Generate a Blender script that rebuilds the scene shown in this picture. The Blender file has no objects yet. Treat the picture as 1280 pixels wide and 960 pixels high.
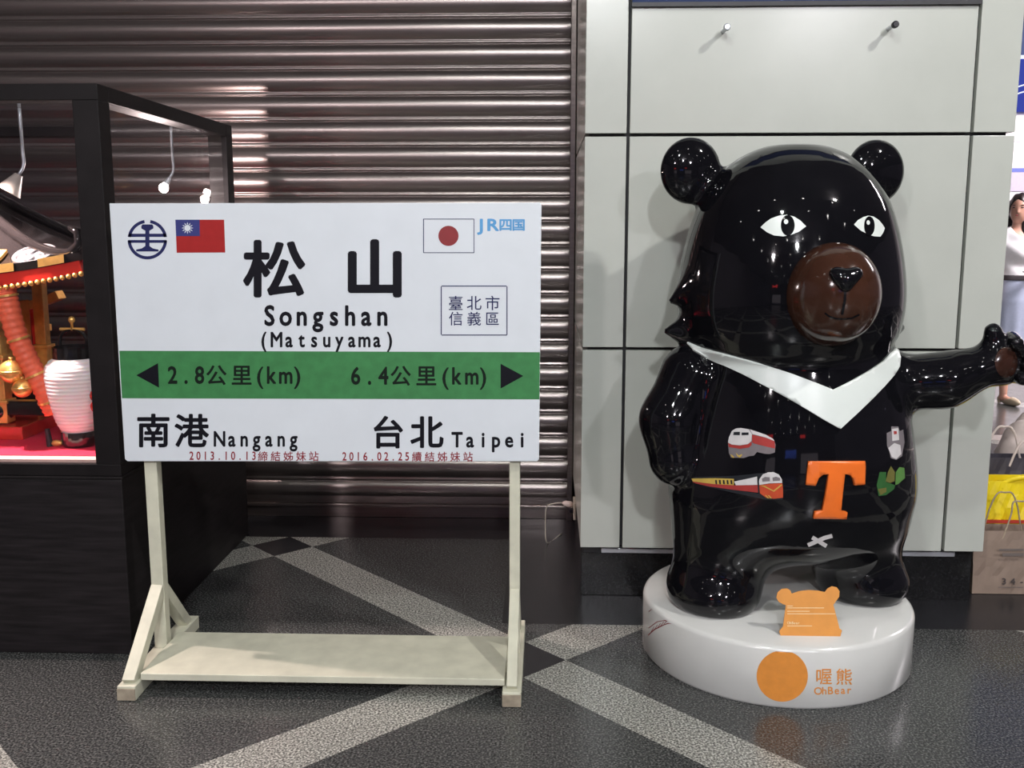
import bpy, bmesh, math, random
import numpy as np
from mathutils import Vector, Matrix
random.seed(7)
C = bpy.context.scene.collection
SC = bpy.context.scene

# ------------------------------------------------------------------ camera
F_PX = 1250.0; PITCH = math.radians(9.0); YAW = math.radians(2.0); CAM_H = 1.5
FWD = np.array([-math.sin(YAW)*math.cos(PITCH), math.cos(YAW)*math.cos(PITCH), -math.sin(PITCH)])
RGT = np.array([math.cos(YAW), math.sin(YAW), 0.0])
UPV = np.cross(RGT, FWD)
CAM = np.array([0.0, 0.0, CAM_H])
cd = bpy.data.cameras.new('camera'); cam = bpy.data.objects.new('camera', cd); C.objects.link(cam)
cd.sensor_width = 36.0; cd.lens = 36.0*F_PX/1280.0; cd.clip_start = 0.05
M = Matrix.Identity(4)
for i in range(3):
    M[i][0] = RGT[i]; M[i][1] = UPV[i]; M[i][2] = -FWD[i]; M[i][3] = CAM[i]
cam.matrix_world = M
SC.camera = cam

# ------------------------------------------------------------------ world, exposure, lamps
w = bpy.data.worlds.new('world'); SC.world = w; w.use_nodes = True
w.node_tree.nodes['Background'].inputs[0].default_value = (0.30, 0.26, 0.33, 1)
w.node_tree.nodes['Background'].inputs[1].default_value = 0.25
SC.view_settings.view_transform = 'Standard'; SC.view_settings.look = 'None'
SC.view_settings.exposure = -0.06; SC.view_settings.gamma = 1.0; SC.view_settings.use_curve_mapping = False
CEIL = 4.6

def area_lamp(name, loc, power, size, col=(1, 1, 1), target=None, spread=math.pi, shape='DISK'):
    l = bpy.data.lights.new(name, 'AREA'); l.energy = power; l.shape = shape; l.size = size; l.color = col; l.spread = spread
    o = bpy.data.objects.new(name, l); C.objects.link(o); o.location = loc
    if target is not None:
        o.rotation_euler = (Vector(target)-Vector(loc)).to_track_quat('-Z', 'Y').to_euler()
    return o
# the strong spotlight up on the right that casts the peg shadows, then the hall's softer ceiling lamps
area_lamp('key_lamp', (3.3, 1.2, 4.55), 120, 0.16, (1.0, 0.97, 0.93), (0.7, 3.4, 0.9))
area_lamp('front_lamp', (-0.6, -0.4, 4.55), 70, 0.26, (0.93, 1.0, 0.95), (-0.4, 2.4, 0.0))
area_lamp('front_lamp', (0.5, -3.8, 4.4), 190, 0.3, (0.96, 0.97, 1.0), (0.2, 3.2, 0.9))
area_lamp('front_lamp', (-3.2, -5.0, 4.55), 190, 0.35, (1.0, 0.92, 0.94), (-0.6, 4.0, 0.9))
area_lamp('front_lamp', (3.5, -6.0, 4.55), 260, 0.4, (0.97, 0.94, 1.0), (0.8, 4.0, 0.9))
area_lamp('hall_lamp', (6.6, 7.2, 4.45), 900, 2.4, (1.0, 0.93, 0.95), (5.0, 11.0, 1.0))

# ------------------------------------------------------------------ node materials
def mat(name, col, rough=0.5, metal=0.0, var=0.06, scale=40.0, bump=0.0, coat=0.0, emit=None, estr=0.0, spec=0.5, stretch=None, col2=None, sub=0.0, croug=0.03):
    m = bpy.data.materials.new(name); m.use_nodes = True
    nt = m.node_tree; b = nt.nodes['Principled BSDF']
    tc = nt.nodes.new('ShaderNodeTexCoord'); nz = nt.nodes.new('ShaderNodeTexNoise')
    nz.inputs['Scale'].default_value = scale; nz.inputs['Detail'].default_value = 5.0
    if stretch:
        mp = nt.nodes.new('ShaderNodeMapping'); mp.inputs['Scale'].default_value = stretch
        nt.links.new(tc.outputs['Object'], mp.inputs[0]); nt.links.new(mp.outputs[0], nz.inputs['Vector'])
    else:
        nt.links.new(tc.outputs['Object'], nz.inputs['Vector'])
    rp = nt.nodes.new('ShaderNodeValToRGB')
    rp.color_ramp.elements[0].position = 0.3; rp.color_ramp.elements[1].position = 0.7
    c1 = [max(0, c*(1-var)) for c in col]; c2 = [min(1, c*(1+var)) for c in (col2 or col)]
    rp.color_ramp.elements[0].color = (*c1, 1); rp.color_ramp.elements[1].color = (*c2, 1)
    nt.links.new(nz.outputs['Fac'], rp.inputs[0]); nt.links.new(rp.outputs[0], b.inputs['Base Color'])
    b.inputs['Roughness'].default_value = rough; b.inputs['Metallic'].default_value = metal
    b.inputs['Specular IOR Level'].default_value = spec
    b.inputs['Coat Weight'].default_value = coat; b.inputs['Coat Roughness'].default_value = croug
    if sub: b.inputs['Subsurface Weight'].default_value = sub; b.inputs['Subsurface Scale'].default_value = 0.02
    if emit:
        b.inputs['Emission Color'].default_value = (*emit, 1); b.inputs['Emission Strength'].default_value = estr
    if bump:
        bp = nt.nodes.new('ShaderNodeBump'); bp.inputs['Strength'].default_value = bump; bp.inputs['Distance'].default_value = 0.002
        nt.links.new(nz.outputs['Fac'], bp.inputs['Height']); nt.links.new(bp.outputs[0], b.inputs['Normal'])
    return m

def glass_mat(name, tint=(0.93, 0.93, 0.94), refl=1.0):
    m = bpy.data.materials.new(name); m.use_nodes = True; nt = m.node_tree; nt.nodes.clear()
    o = nt.nodes.new('ShaderNodeOutputMaterial'); mx = nt.nodes.new('ShaderNodeMixShader')
    t = nt.nodes.new('ShaderNodeBsdfTransparent'); g = nt.nodes.new('ShaderNodeBsdfGlossy'); fr = nt.nodes.new('ShaderNodeFresnel')
    nz = nt.nodes.new('ShaderNodeTexNoise'); nz.inputs['Scale'].default_value = 3.0
    mr = nt.nodes.new('ShaderNodeMapRange'); mr.inputs['To Min'].default_value = 0.0; mr.inputs['To Max'].default_value = 0.02
    nt.links.new(nz.outputs['Fac'], mr.inputs['Value']); nt.links.new(mr.outputs[0], g.inputs['Roughness'])
    t.inputs[0].default_value = (*tint, 1); g.inputs[0].default_value = (refl, refl, refl, 1)
    fr.inputs[0].default_value = 1.5
    ge = nt.nodes.new('ShaderNodeNewGeometry'); iv = nt.nodes.new('ShaderNodeMath'); iv.operation = 'SUBTRACT'; iv.inputs[0].default_value = 1.0
    ml = nt.nodes.new('ShaderNodeMath'); ml.operation = 'MULTIPLY'
    nt.links.new(ge.outputs['Backfacing'], iv.inputs[1]); nt.links.new(iv.outputs[0], ml.inputs[0]); nt.links.new(fr.outputs[0], ml.inputs[1])
    nt.links.new(ml.outputs[0], mx.inputs[0]); nt.links.new(t.outputs[0], mx.inputs[1]); nt.links.new(g.outputs[0], mx.inputs[2])
    nt.links.new(mx.outputs[0], o.inputs[0]); return m

def floor_mat():
    m = bpy.data.materials.new('polished_granite'); m.use_nodes = True; nt = m.node_tree; b = nt.nodes['Principled BSDF']
    L = nt.links.new
    tc = nt.nodes.new('ShaderNodeTexCoord'); sx = nt.nodes.new('ShaderNodeSeparateXYZ'); L(tc.outputs['Object'], sx.inputs[0])
    def mt(op, a, bb=None):
        n = nt.nodes.new('ShaderNodeMath'); n.operation = op
        for i, v in enumerate((a, bb)):
            if v is None: continue
            if isinstance(v, (int, float)): n.inputs[i].default_value = v
            else: L(v, n.inputs[i])
        return n.outputs[0]
    X, Y = sx.outputs[0], sx.outputs[1]
    def strip(v, c):   # inside a diagonal strip of half width 0.15, period 2.35
        q = mt('MODULO', mt('ADD', v, 2.35*20 + 1.175 - c), 2.35)
        return mt('LESS_THAN', mt('ABSOLUTE', mt('SUBTRACT', q, 1.175)), 0.145)
    u = mt('ADD', Y, mt('MULTIPLY', X, 1.03)); v = mt('SUBTRACT', Y, mt('MULTIPLY', X, 0.97))
    a = strip(u, 3.235); bq = strip(v, 3.38)
    light = mt('ABSOLUTE', mt('SUBTRACT', a, bq)); both = mt('MULTIPLY', a, bq)
    # dark border granite round the pillar and along the shutter
    brd = mt('MULTIPLY', mt('GREATER_THAN', X, -0.165), mt('GREATER_THAN', Y, 3.625))
    brd = mt('MULTIPLY', brd, mt('LESS_THAN', X, 2.6)); brd = mt('MULTIPLY', brd, mt('LESS_THAN', Y, 5.2))
    br2 = mt('MULTIPLY', mt('GREATER_THAN', Y, 4.66), mt('LESS_THAN', X, 0.15)); brd = mt('MAXIMUM', brd, br2)
    keep = mt('SUBTRACT', 1.0, brd)
    light = mt('MULTIPLY', light, keep); dark = mt('MAXIMUM', brd, both)
    def noise(scale, det=3.0):
        n = nt.nodes.new('ShaderNodeTexNoise'); n.inputs['Scale'].default_value = scale; n.inputs['Detail'].default_value = det
        L(tc.outputs['Object'], n.inputs['Vector']); return n.outputs['Fac']
    def ramp(fac, stops):
        r = nt.nodes.new('ShaderNodeValToRGB'); e = r.color_ramp.elements
        e[0].position, e[0].color = stops[0][0], (*stops[0][1], 1); e[1].position, e[1].color = stops[-1][0], (*stops[-1][1], 1)
        for p, c in stops[1:-1]:
            k = e.new(p); k.color = (*c, 1)
        L(fac, r.inputs[0]); return r.outputs[0]
    n1 = noise(150.0)
    gm = ramp(n1, [(0.36, (0.019, 0.020, 0.021)), (0.52, (0.050, 0.053, 0.052)), (0.66, (0.145, 0.145, 0.14))])
    gl = ramp(n1, [(0.36, (0.06, 0.06, 0.057)), (0.5, (0.23, 0.23, 0.208)), (0.64, (0.56, 0.56, 0.51))])
    gd = ramp(n1, [(0.36, (0.010, 0.010, 0.012)), (0.7, (0.032, 0.032, 0.036))])
    def mix(f, c1, c2):
        n = nt.nodes.new('ShaderNodeMix'); n.data_type = 'RGBA'; L(f, n.inputs[0]); L(c1, n.inputs[6]); L(c2, n.inputs[7]); return n.outputs[2]
    col = mix(dark, mix(light, gm, gl), gd)
    n2 = noise(1.3, 2.0)
    wear = nt.nodes.new('ShaderNodeMapRange'); L(n2, wear.inputs['Value']); wear.inputs['To Min'].default_value = 0.85; wear.inputs['To Max'].default_value = 1.15
    hs = nt.nodes.new('ShaderNodeHueSaturation'); L(wear.outputs[0], hs.inputs['Value']); L(col, hs.inputs['Color'])
    L(hs.outputs[0], b.inputs['Base Color'])
    rr = nt.nodes.new('ShaderNodeMapRange'); L(noise(8.0), rr.inputs['Value']); rr.inputs['To Min'].default_value = 0.16; rr.inputs['To Max'].default_value = 0.30
    L(rr.outputs[0], b.inputs['Roughness'])
    b.inputs['Specular IOR Level'].default_value = 0.45
    return m

def glow(name, col, strength):
    m = bpy.data.materials.new(name); m.use_nodes = True; nt = m.node_tree; nt.nodes.clear()
    o = nt.nodes.new('ShaderNodeOutputMaterial'); e = nt.nodes.new('ShaderNodeEmission')
    e.inputs[0].default_value = (*col, 1); e.inputs[1].default_value = strength
    nt.links.new(e.outputs[0], o.inputs[0]); return m

MT = {}
MT['floor'] = floor_mat()
MT['ceiling'] = mat('painted_ceiling', (0.24, 0.22, 0.24), 0.7)
MT['hallwall'] = mat('dim_hall_wall', (0.40, 0.35, 0.40), 0.6)
MT['shutter'] = mat('galvanised_steel', (0.22, 0.188, 0.18), 0.30, 0.85, 0.12, 6.0, stretch=(0.3, 1, 14))
MT['dark_metal'] = mat('dark_metal', (0.03, 0.03, 0.033), 0.45, 0.4)
MT['panel'] = mat('pale_enamel_panel', (0.475, 0.497, 0.457), 0.24, 0.0, 0.03, 5.0, spec=0.35)
MT['joint'] = mat('black_joint', (0.012, 0.012, 0.014), 0.6)
MT['plinth'] = mat('black_granite_skirting', (0.012, 0.012, 0.013), 0.18, 0.0, 0.4, 120)
MT['steel'] = mat('brushed_steel', (0.62, 0.64, 0.68), 0.32, 0.55, 0.05, 30, stretch=(1, 1, 20))
MT['navy'] = mat('navy_print', (0.016, 0.032, 0.10), 0.6, spec=0.2)
MT['signwhite'] = mat('sign_white_vinyl', (0.66, 0.70, 0.745), 0.42, 0.0, 0.025, 9.0)
MT['signgreen'] = mat('sign_green_vinyl', (0.04, 0.20, 0.062), 0.45, 0.0, 0.12, 30.0)
MT['ink'] = mat('black_vinyl', (0.006, 0.006, 0.010), 0.5, spec=0.15)
MT['inkgreen'] = mat('black_on_green_vinyl', (0.007, 0.013, 0.009), 0.5, spec=0.15)
MT['red_ink'] = mat('dark_red_ink', (0.24, 0.016, 0.025), 0.5, spec=0.2)
MT['blue_ink'] = mat('sky_blue_ink', (0.085, 0.31, 0.60), 0.45)
MT['navy_ink'] = mat('navy_ink', (0.016, 0.020, 0.09), 0.5, spec=0.2)
MT['flag_red'] = mat('flag_red', (0.34, 0.018, 0.018), 0.5, spec=0.2)
MT['flag_maroon'] = mat('flag_maroon', (0.23, 0.016, 0.02), 0.45)
MT['flag_blue'] = mat('flag_blue', (0.022, 0.03, 0.17), 0.45)
MT['paintwood'] = mat('white_painted_wood', (0.58, 0.575, 0.46), 0.5, 0.0, 0.10, 14.0, bump=0.15)
MT['worn'] = mat('worn_wood_end', (0.33, 0.28, 0.21), 0.7, 0.0, 0.25, 30.0)
MT['bear'] = mat('glossy_black_lacquer', (0.0045, 0.0045, 0.006), 0.045, 0.0, 0.1, 20.0, spec=0.42)
MT['muzzle'] = mat('brown_lacquer', (0.043, 0.017, 0.010), 0.14, 0.0, 0.12, 18.0, spec=0.6)
MT['pad'] = mat('brown_paw_lacquer', (0.032, 0.013, 0.009), 0.15, 0.0, 0.2, 20.0)
MT['white_lacquer'] = mat('white_lacquer', (0.68, 0.73, 0.70), 0.3, 0.0, 0.03, 8.0)
MT['plinth_white'] = mat('white_plinth_lacquer', (0.66, 0.665, 0.645), 0.20, 0.0, 0.03, 6.0, coat=0.5)
MT['orange'] = mat('orange_paint', (0.80, 0.16, 0.022), 0.25, 0.0, 0.05, 20.0, coat=0.5)
MT['orange_print'] = mat('orange_print', (0.72, 0.27, 0.045), 0.4)
MT['card'] = mat('orange_card', (0.66, 0.27, 0.045), 0.5, 0.0, 0.05, 25)
MT['card_text'] = mat('pale_card_print', (0.85, 0.70, 0.42), 0.5)
MT['p_white'] = mat('picture_white', (0.62, 0.60, 0.60), 0.2)
MT['p_red'] = mat('picture_red', (0.36, 0.045, 0.04), 0.2)
MT['p_orange'] = mat('picture_orange', (0.52, 0.075, 0.03), 0.2)
MT['p_grey'] = mat('picture_grey', (0.19, 0.17, 0.18), 0.2)
MT['p_dark'] = mat('picture_dark', (0.02, 0.022, 0.026), 0.2)
MT['p_yellow'] = mat('picture_yellow', (0.55, 0.38, 0.08), 0.2)
MT['p_green'] = mat('picture_green', (0.035, 0.12, 0.035), 0.2)
MT['p_leaf'] = mat('picture_leaf', (0.10, 0.24, 0.06), 0.2)
MT['p_olive'] = mat('picture_olive', (0.15, 0.14, 0.04), 0.2)
MT['cabinet'] = mat('dark_stained_wood', (0.011, 0.009, 0.010), 0.5, 0.0, 0.5, 6.0, stretch=(1, 1, 12), spec=0.25)
MT['case_frame'] = mat('black_brown_frame', (0.009, 0.0075, 0.008), 0.5, 0.0, 0.2, 15.0, spec=0.2)
MT['glass'] = glass_mat('case_glass')
MT['redcloth'] = mat('red_cloth', (0.62, 0.012, 0.05), 0.8, 0.0, 0.1, 60)
MT['pinkwood'] = mat('pale_case_ledge', (0.62, 0.42, 0.36), 0.5)
MT['blacklac'] = mat('black_lacquer', (0.012, 0.010, 0.010), 0.08, 0.0, 0.1, 20, coat=0.8)
MT['gold'] = mat('gilt_brass', (0.88, 0.50, 0.15), 0.28, 0.65, 0.15, 40, bump=0.2)
MT['redlac'] = mat('red_lacquer', (0.55, 0.03, 0.02), 0.25, 0.0, 0.15, 20, coat=0.4)
MT['silver'] = mat('silver_crest', (0.75, 0.72, 0.74), 0.25, 0.9)
MT['paper'] = mat('lantern_paper', (0.83, 0.74, 0.72), 0.7, 0.0, 0.02, 20, sub=0.2)
MT['skin'] = mat('skin', (0.56, 0.30, 0.22), 0.5, 0.0, 0.04, 20, sub=0.1)
MT['hair'] = mat('dark_brown_hair', (0.018, 0.011, 0.010), 0.4, 0.0, 0.4, 60, stretch=(6, 6, 1))
MT['blouse'] = mat('white_blouse', (0.74, 0.72, 0.74), 0.75, 0.0, 0.03, 30)
MT['skirt'] = mat('pale_grey_blue_skirt', (0.38, 0.42, 0.55), 0.75, 0.0, 0.05, 60)
MT['belt'] = mat('dark_belt', (0.06, 0.05, 0.055), 0.4)
MT['shoe'] = mat('beige_shoe', (0.52, 0.42, 0.30), 0.4)
MT['lip'] = mat('lip', (0.34, 0.07, 0.07), 0.4)
MT['kraft'] = mat('kraft_paper', (0.25, 0.185, 0.145), 0.7, 0.0, 0.1, 12, bump=0.1)
MT['kraft_print'] = mat('dark_print', (0.06, 0.05, 0.05), 0.6)
MT['kraft_grey'] = mat('faded_print', (0.15, 0.125, 0.115), 0.6)
MT['twine'] = mat('twisted_paper_cord', (0.36, 0.29, 0.21), 0.7, 0.0, 0.15, 90)
MT['yellow'] = mat('yellow_bag', (0.85, 0.66, 0.012), 0.45, 0.0, 0.08, 14)
MT['redtrim'] = mat('red_bag_trim', (0.50, 0.05, 0.03), 0.5)
MT['greybag'] = mat('charcoal_bag', (0.055, 0.05, 0.065), 0.5)
MT['whitebag'] = mat('white_bag', (0.68, 0.58, 0.54), 0.5, 0.0, 0.05, 30)
MT['ivory'] = mat('ivory_plastic', (0.50, 0.47, 0.40), 0.4)
MT['shopwhite'] = mat('shop_white_panel', (0.84, 0.78, 0.80), 0.5)
MT['posterblue'] = mat('poster_blue', (0.10, 0.13, 0.45), 0.4)
MT['posterpale'] = mat('poster_lilac', (0.48, 0.42, 0.55), 0.4)
MT['lens'] = glow('lamp_lens', (1.0, 0.97, 0.92), 45.0)
MT['bulb'] = glow('halogen_bulb', (1.0, 0.85, 0.80), 220.0)
MT['sign_blue'] = glow('blue_lightbox', (0.05, 0.07, 0.40), 1.0)
MT['sign_line'] = glow('white_lightbox_line', (0.85, 0.88, 1.0), 1.2)
MT['sign_red'] = glow('red_lightbox', (1.0, 0.05, 0.05), 5.0)
MT['panel_pink'] = glow('reflection_panel', (0.75, 0.65, 0.72), 0.8)  # glow of the unseen panels added to brighten the hall in reflections
MT['sign_blue2'] = glow('blue_shop_sign', (0.10, 0.2, 1.0), 2.0)
MT['frost'] = mat('frosted_shade', (0.55, 0.48, 0.42), 0.4, 0.0, 0.05, 20)

# ------------------------------------------------------------------ mesh helpers
ORG = {}
def tag(o, label, cat, group=None):
    o['label'] = label; o['category'] = cat
    if group: o['group'] = group
    return o
def thing(name, loc, label, cat, group=None):
    o = bpy.data.objects.new(name, None); C.objects.link(o); o.location = loc; o.empty_display_size = 0.05
    ORG[o] = Vector(loc); return tag(o, label, cat, group)
def obj(name, bm, m, parent=None, smooth=False, bevel=0.0, origin=None, kind=None):
    """link a bmesh (built in world coordinates) as one mesh object, optionally under a parent"""
    org = ORG[parent] if parent is not None else Vector(origin or (0, 0, 0))
    bmesh.ops.translate(bm, verts=bm.verts, vec=-org)
    me = bpy.data.meshes.new(name); bm.to_mesh(me); bm.free()
    if isinstance(m, (list, tuple)):
        for x in m: me.materials.append(x)
    else: me.materials.append(m)
    if smooth: me.polygons.foreach_set('use_smooth', [True]*len(me.polygons))
    o = bpy.data.objects.new(name, me); C.objects.link(o)
    if parent is not None: o.parent = parent
    else: o.location = org
    ORG[o] = org
    if bevel:
        b = o.modifiers.new('bevel', 'BEVEL'); b.width = bevel; b.segments = 2; b.limit_method = 'ANGLE'
    if kind: o['kind'] = kind
    return o
def struct(name, bm, m, parent=None, **k):
    return obj(name, bm, m, parent, kind='structure', **k)
def box(bm, x0, x1, y0, y1, z0, z1, mi=0):
    v = [bm.verts.new((x, y, z)) for z in (z0, z1) for x, y in ((x0, y0), (x1, y0), (x1, y1), (x0, y1))]
    for f in ((0, 3, 2, 1), (4, 5, 6, 7), (0, 1, 5, 4), (1, 2, 6, 5), (2, 3, 7, 6), (3, 0, 4, 7)):
        bm.faces.new([v[i] for i in f]).material_index = mi
    return bm
def B(*a): return box(bmesh.new(), *a)
def bar(bm, p, q, w, h, side=(1, 0, 0)):
    """rectangular bar between two points; w along side, h across"""
    p, q = Vector(p), Vector(q); d = (q-p).normalized(); s = Vector(side); s = (s - d*s.dot(d)).normalized(); t = d.cross(s)
    vs = []
    for c in (p, q):
        for a, b_ in ((-1, -1), (1, -1), (1, 1), (-1, 1)): vs.append(bm.verts.new(c + s*a*w/2 + t*b_*h/2))
    for f in ((0, 3, 2, 1), (4, 5, 6, 7), (0, 1, 5, 4), (1, 2, 6, 5), (2, 3, 7, 6), (3, 0, 4, 7)): bm.faces.new([vs[i] for i in f])
    bmesh.ops.recalc_face_normals(bm, faces=bm.faces); return bm
def tube(bm, pts, r, n=12, cap=True):
    pts = [Vector(p) for p in pts]; rs = r if isinstance(r, (list, tuple)) else [r]*len(pts)
    rings = []; prev = None
    for i, p in enumerate(pts):
        d = (pts[min(i+1, len(pts)-1)] - pts[max(i-1, 0)]).normalized()
        if prev is None:
            a = Vector((0, 0, 1)) if abs(d.z) < .9 else Vector((1, 0, 0)); s = d.cross(a).normalized()
        else: s = (prev - d*prev.dot(d)).normalized()
        prev = s; t = d.cross(s)
        rings.append([bm.verts.new(p + (s*math.cos(2*math.pi*k/n) + t*math.sin(2*math.pi*k/n))*rs[i]) for k in range(n)])
    for a, b_ in zip(rings, rings[1:]):
        for k in range(n): bm.faces.new((a[k], a[(k+1) % n], b_[(k+1) % n], b_[k]))
    if cap: bm.faces.new(rings[0][::-1]); bm.faces.new(rings[-1])
    return bm
def lathe(bm, prof, c, n=32, axis='Z', sx=1.0, sy=1.0):
    """profile of (radius, height) turned round a vertical axis at c"""
    rings = []
    for r, z in prof:
        if r < 1e-6: rings.append([bm.verts.new((c[0], c[1], c[2]+z))])
        else: rings.append([bm.verts.new((c[0]+r*sx*math.cos(2*math.pi*k/n), c[1]+r*sy*math.sin(2*math.pi*k/n), c[2]+z)) for k in range(n)])
    for a, b_ in zip(rings, rings[1:]):
        if len(a) == 1 and len(b_) == 1: continue
        for k in range(n):
            if len(a) == 1: bm.faces.new((a[0], b_[(k+1) % n], b_[k]))
            elif len(b_) == 1: bm.faces.new((a[k], a[(k+1) % n], b_[0]))
            else: bm.faces.new((a[k], a[(k+1) % n], b_[(k+1) % n], b_[k]))
    bmesh.ops.recalc_face_normals(bm, faces=bm.faces); return bm
def prism(bm, pts, depth):
    """closed outline of 3D points swept by a vector"""
    a = [bm.verts.new(p) for p in pts]; b_ = [bm.verts.new(Vector(p)+Vector(depth)) for p in pts]
    n = len(pts); bm.faces.new(a); bm.faces.new(b_[::-1])
    for k in range(n): bm.faces.new((a[k], b_[k], b_[(k+1) % n], a[(k+1) % n]))
    bmesh.ops.recalc_face_normals(bm, faces=bm.faces); return bm
def ball(bm, c, r, seg=20, ring=12):
    rx, ry, rz = r if isinstance(r, (list, tuple)) else (r, r, r)
    return lathe(bm, [(max(0, math.sin(math.pi*i/ring)) if 0 < i < ring else 0, -math.cos(math.pi*i/ring)*rz/rx) for i in range(ring+1)], (0, 0, 0), seg) and _place(bm, c, rx, ry)
def _place(bm, c, rx, ry):
    for v in bm.verts:
        if not v.tag: v.co = Vector((v.co.x*rx + c[0], v.co.y*ry + c[1], v.co.z*rx + c[2])); v.tag = True
    return bm
def copy_tree(o, parent=None):
    c = o.copy(); C.objects.link(c); ORG[c] = ORG[o]
    if parent is not None: c.parent = parent
    for ch in o.children: copy_tree(ch, c)
    return c
def smooth_curve(pts, n=6):
    """Catmull-Rom through points"""
    P = [np.array(p, float) for p in pts]; P = [2*P[0]-P[1]] + P + [2*P[-1]-P[-2]]; out = []
    for i in range(1, len(P)-2):
        for t in np.linspace(0, 1, n, endpoint=False):
            a, b_, c, d = P[i-1:i+3]
            out.append(0.5*((2*b_) + (-a+c)*t + (2*a-5*b_+4*c-d)*t*t + (-a+3*b_-3*c+d)*t**3))
    out.append(P[-2]); return out

# ------------------------------------------------------------------ distance fields -> one smooth surface
def smin(a, b_, k):
    h = np.clip(.5 + .5*(b_-a)/k, 0, 1); return b_*(1-h) + a*h - k*h*(1-h)
def smax(a, b_, k): return -smin(-a, -b_, k)
def s_ell(p, c, r, R=None):
    q = p - np.array(c)
    if R is not None: q = q @ R
    r = np.array(r, float); k0 = np.linalg.norm(q/r, axis=1); k1 = np.linalg.norm(q/(r*r), axis=1)
    return k0*(k0-1)/np.maximum(k1, 1e-9)
def s_cap(p, a, b_, ra, rb):
    a, b_ = np.array(a, float), np.array(b_, float); pa = p-a; ba = b_-a
    h = np.clip(pa @ ba/(ba @ ba), 0, 1)
    return np.linalg.norm(pa - h[:, None]*ba, axis=1) - (ra + (rb-ra)*h)
def s_poly(x, y, poly):
    d = np.full(x.shape, 1e9); s = np.ones(x.shape); n = len(poly)
    for i in range(n):
        a = poly[i]; b_ = poly[i-1]; ex, ey = b_[0]-a[0], b_[1]-a[1]; wx, wy = x-a[0], y-a[1]
        h = np.clip((wx*ex+wy*ey)/max(ex*ex+ey*ey, 1e-12), 0, 1)
        d = np.minimum(d, (wx-ex*h)**2+(wy-ey*h)**2)
        c1 = y >= a[1]; c2 = y < b_[1]; c3 = ex*wy > ey*wx
        flip = (c1 & c2 & c3) | (~c1 & ~c2 & ~c3); s = np.where(flip, -s, s)
    return s*np.sqrt(d)
def grad(f, p, e=1e-3):
    g = np.stack([f(p+np.eye(3)[i]*e)-f(p-np.eye(3)[i]*e) for i in range(3)], 1)/(2*e)
    return g
def surface(f, lo, hi, h):
    """surface nets on a grid, then Newton steps onto the zero level"""
    lo = np.array(lo, float); n = np.ceil((np.array(hi)-lo)/h).astype(int)+1
    ax = [lo[i]+h*np.arange(n[i]) for i in range(3)]
    G = np.stack(np.meshgrid(*ax, indexing='ij'), -1).reshape(-1, 3)
    V = np.concatenate([f(g) for g in np.array_split(G, max(1, len(G)//200000))]).reshape(n)
    S = V < 0
    cnt = sum(S[i:n[0]-1+i, j:n[1]-1+j, k:n[2]-1+k].astype(int) for i in (0, 1) for j in (0, 1) for k in (0, 1))
    act = (cnt > 0) & (cnt < 8); idx = -np.ones(act.shape, int); idx[act] = np.arange(act.sum())
    cells = np.argwhere(act); acc = np.zeros((len(cells), 3)); num = np.zeros(len(cells))
    cor = [(i, j, k) for i in (0, 1) for j in (0, 1) for k in (0, 1)]
    for a in cor:
        for b_ in cor:
            if sum(abs(a[i]-b_[i]) for i in range(3)) != 1 or a > b_: continue
            va = V[tuple((cells+a).T)]; vb = V[tuple((cells+b_).T)]; m = (va < 0) != (vb < 0)
            t = np.where(m, va/np.where(m, va-vb, 1), 0)
            acc += m[:, None]*(np.array(a)+t[:, None]*(np.array(b_)-np.array(a))); num += m
    P = lo + (cells + acc/num[:, None])*h
    quads = []
    for d in range(3):
        o1, o2 = [(1, 2), (2, 0), (0, 1)][d]
        sl0 = [slice(1, n[i]-1) for i in range(3)]; sl0[d] = slice(0, n[d]-1)
        sl1 = list(sl0); sl1[d] = slice(1, n[d])
        A = S[tuple(sl0)]; Bq = S[tuple(sl1)]
        e = np.argwhere(A != Bq); base = np.array([s.start for s in sl0]); g = e+base
        e1 = np.zeros(3, int); e1[o1] = 1; e2 = np.zeros(3, int); e2[o2] = 1
        q = np.stack([idx[tuple(x.T)] for x in (g-e1-e2, g-e2, g, g-e1)], 1)
        ins = A[tuple(e.T)]; q[~ins] = q[~ins][:, ::-1]; quads.append(q)
    Q = np.concatenate(quads); Q = Q[(Q >= 0).all(1)]
    for _ in range(4):
        g = grad(f, P); d = f(P); st = -(d/np.maximum((g*g).sum(1), .05))[:, None]*g
        l = np.linalg.norm(st, axis=1, keepdims=True); P = P + st*np.minimum(1, 0.6*h/np.maximum(l, 1e-9))
    return P, Q
def sdf_obj(name, f, lo, hi, h, m, parent=None, **k):
    P, Q = surface(f, lo, hi, h); bm = bmesh.new(); vs = [bm.verts.new(p) for p in P]
    for q in Q:
        try: bm.faces.new([vs[i] for i in q])
        except ValueError: pass
    bmesh.ops.recalc_face_normals(bm, faces=bm.faces)
    return obj(name, bm, m, parent, smooth=True, **k)

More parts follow.
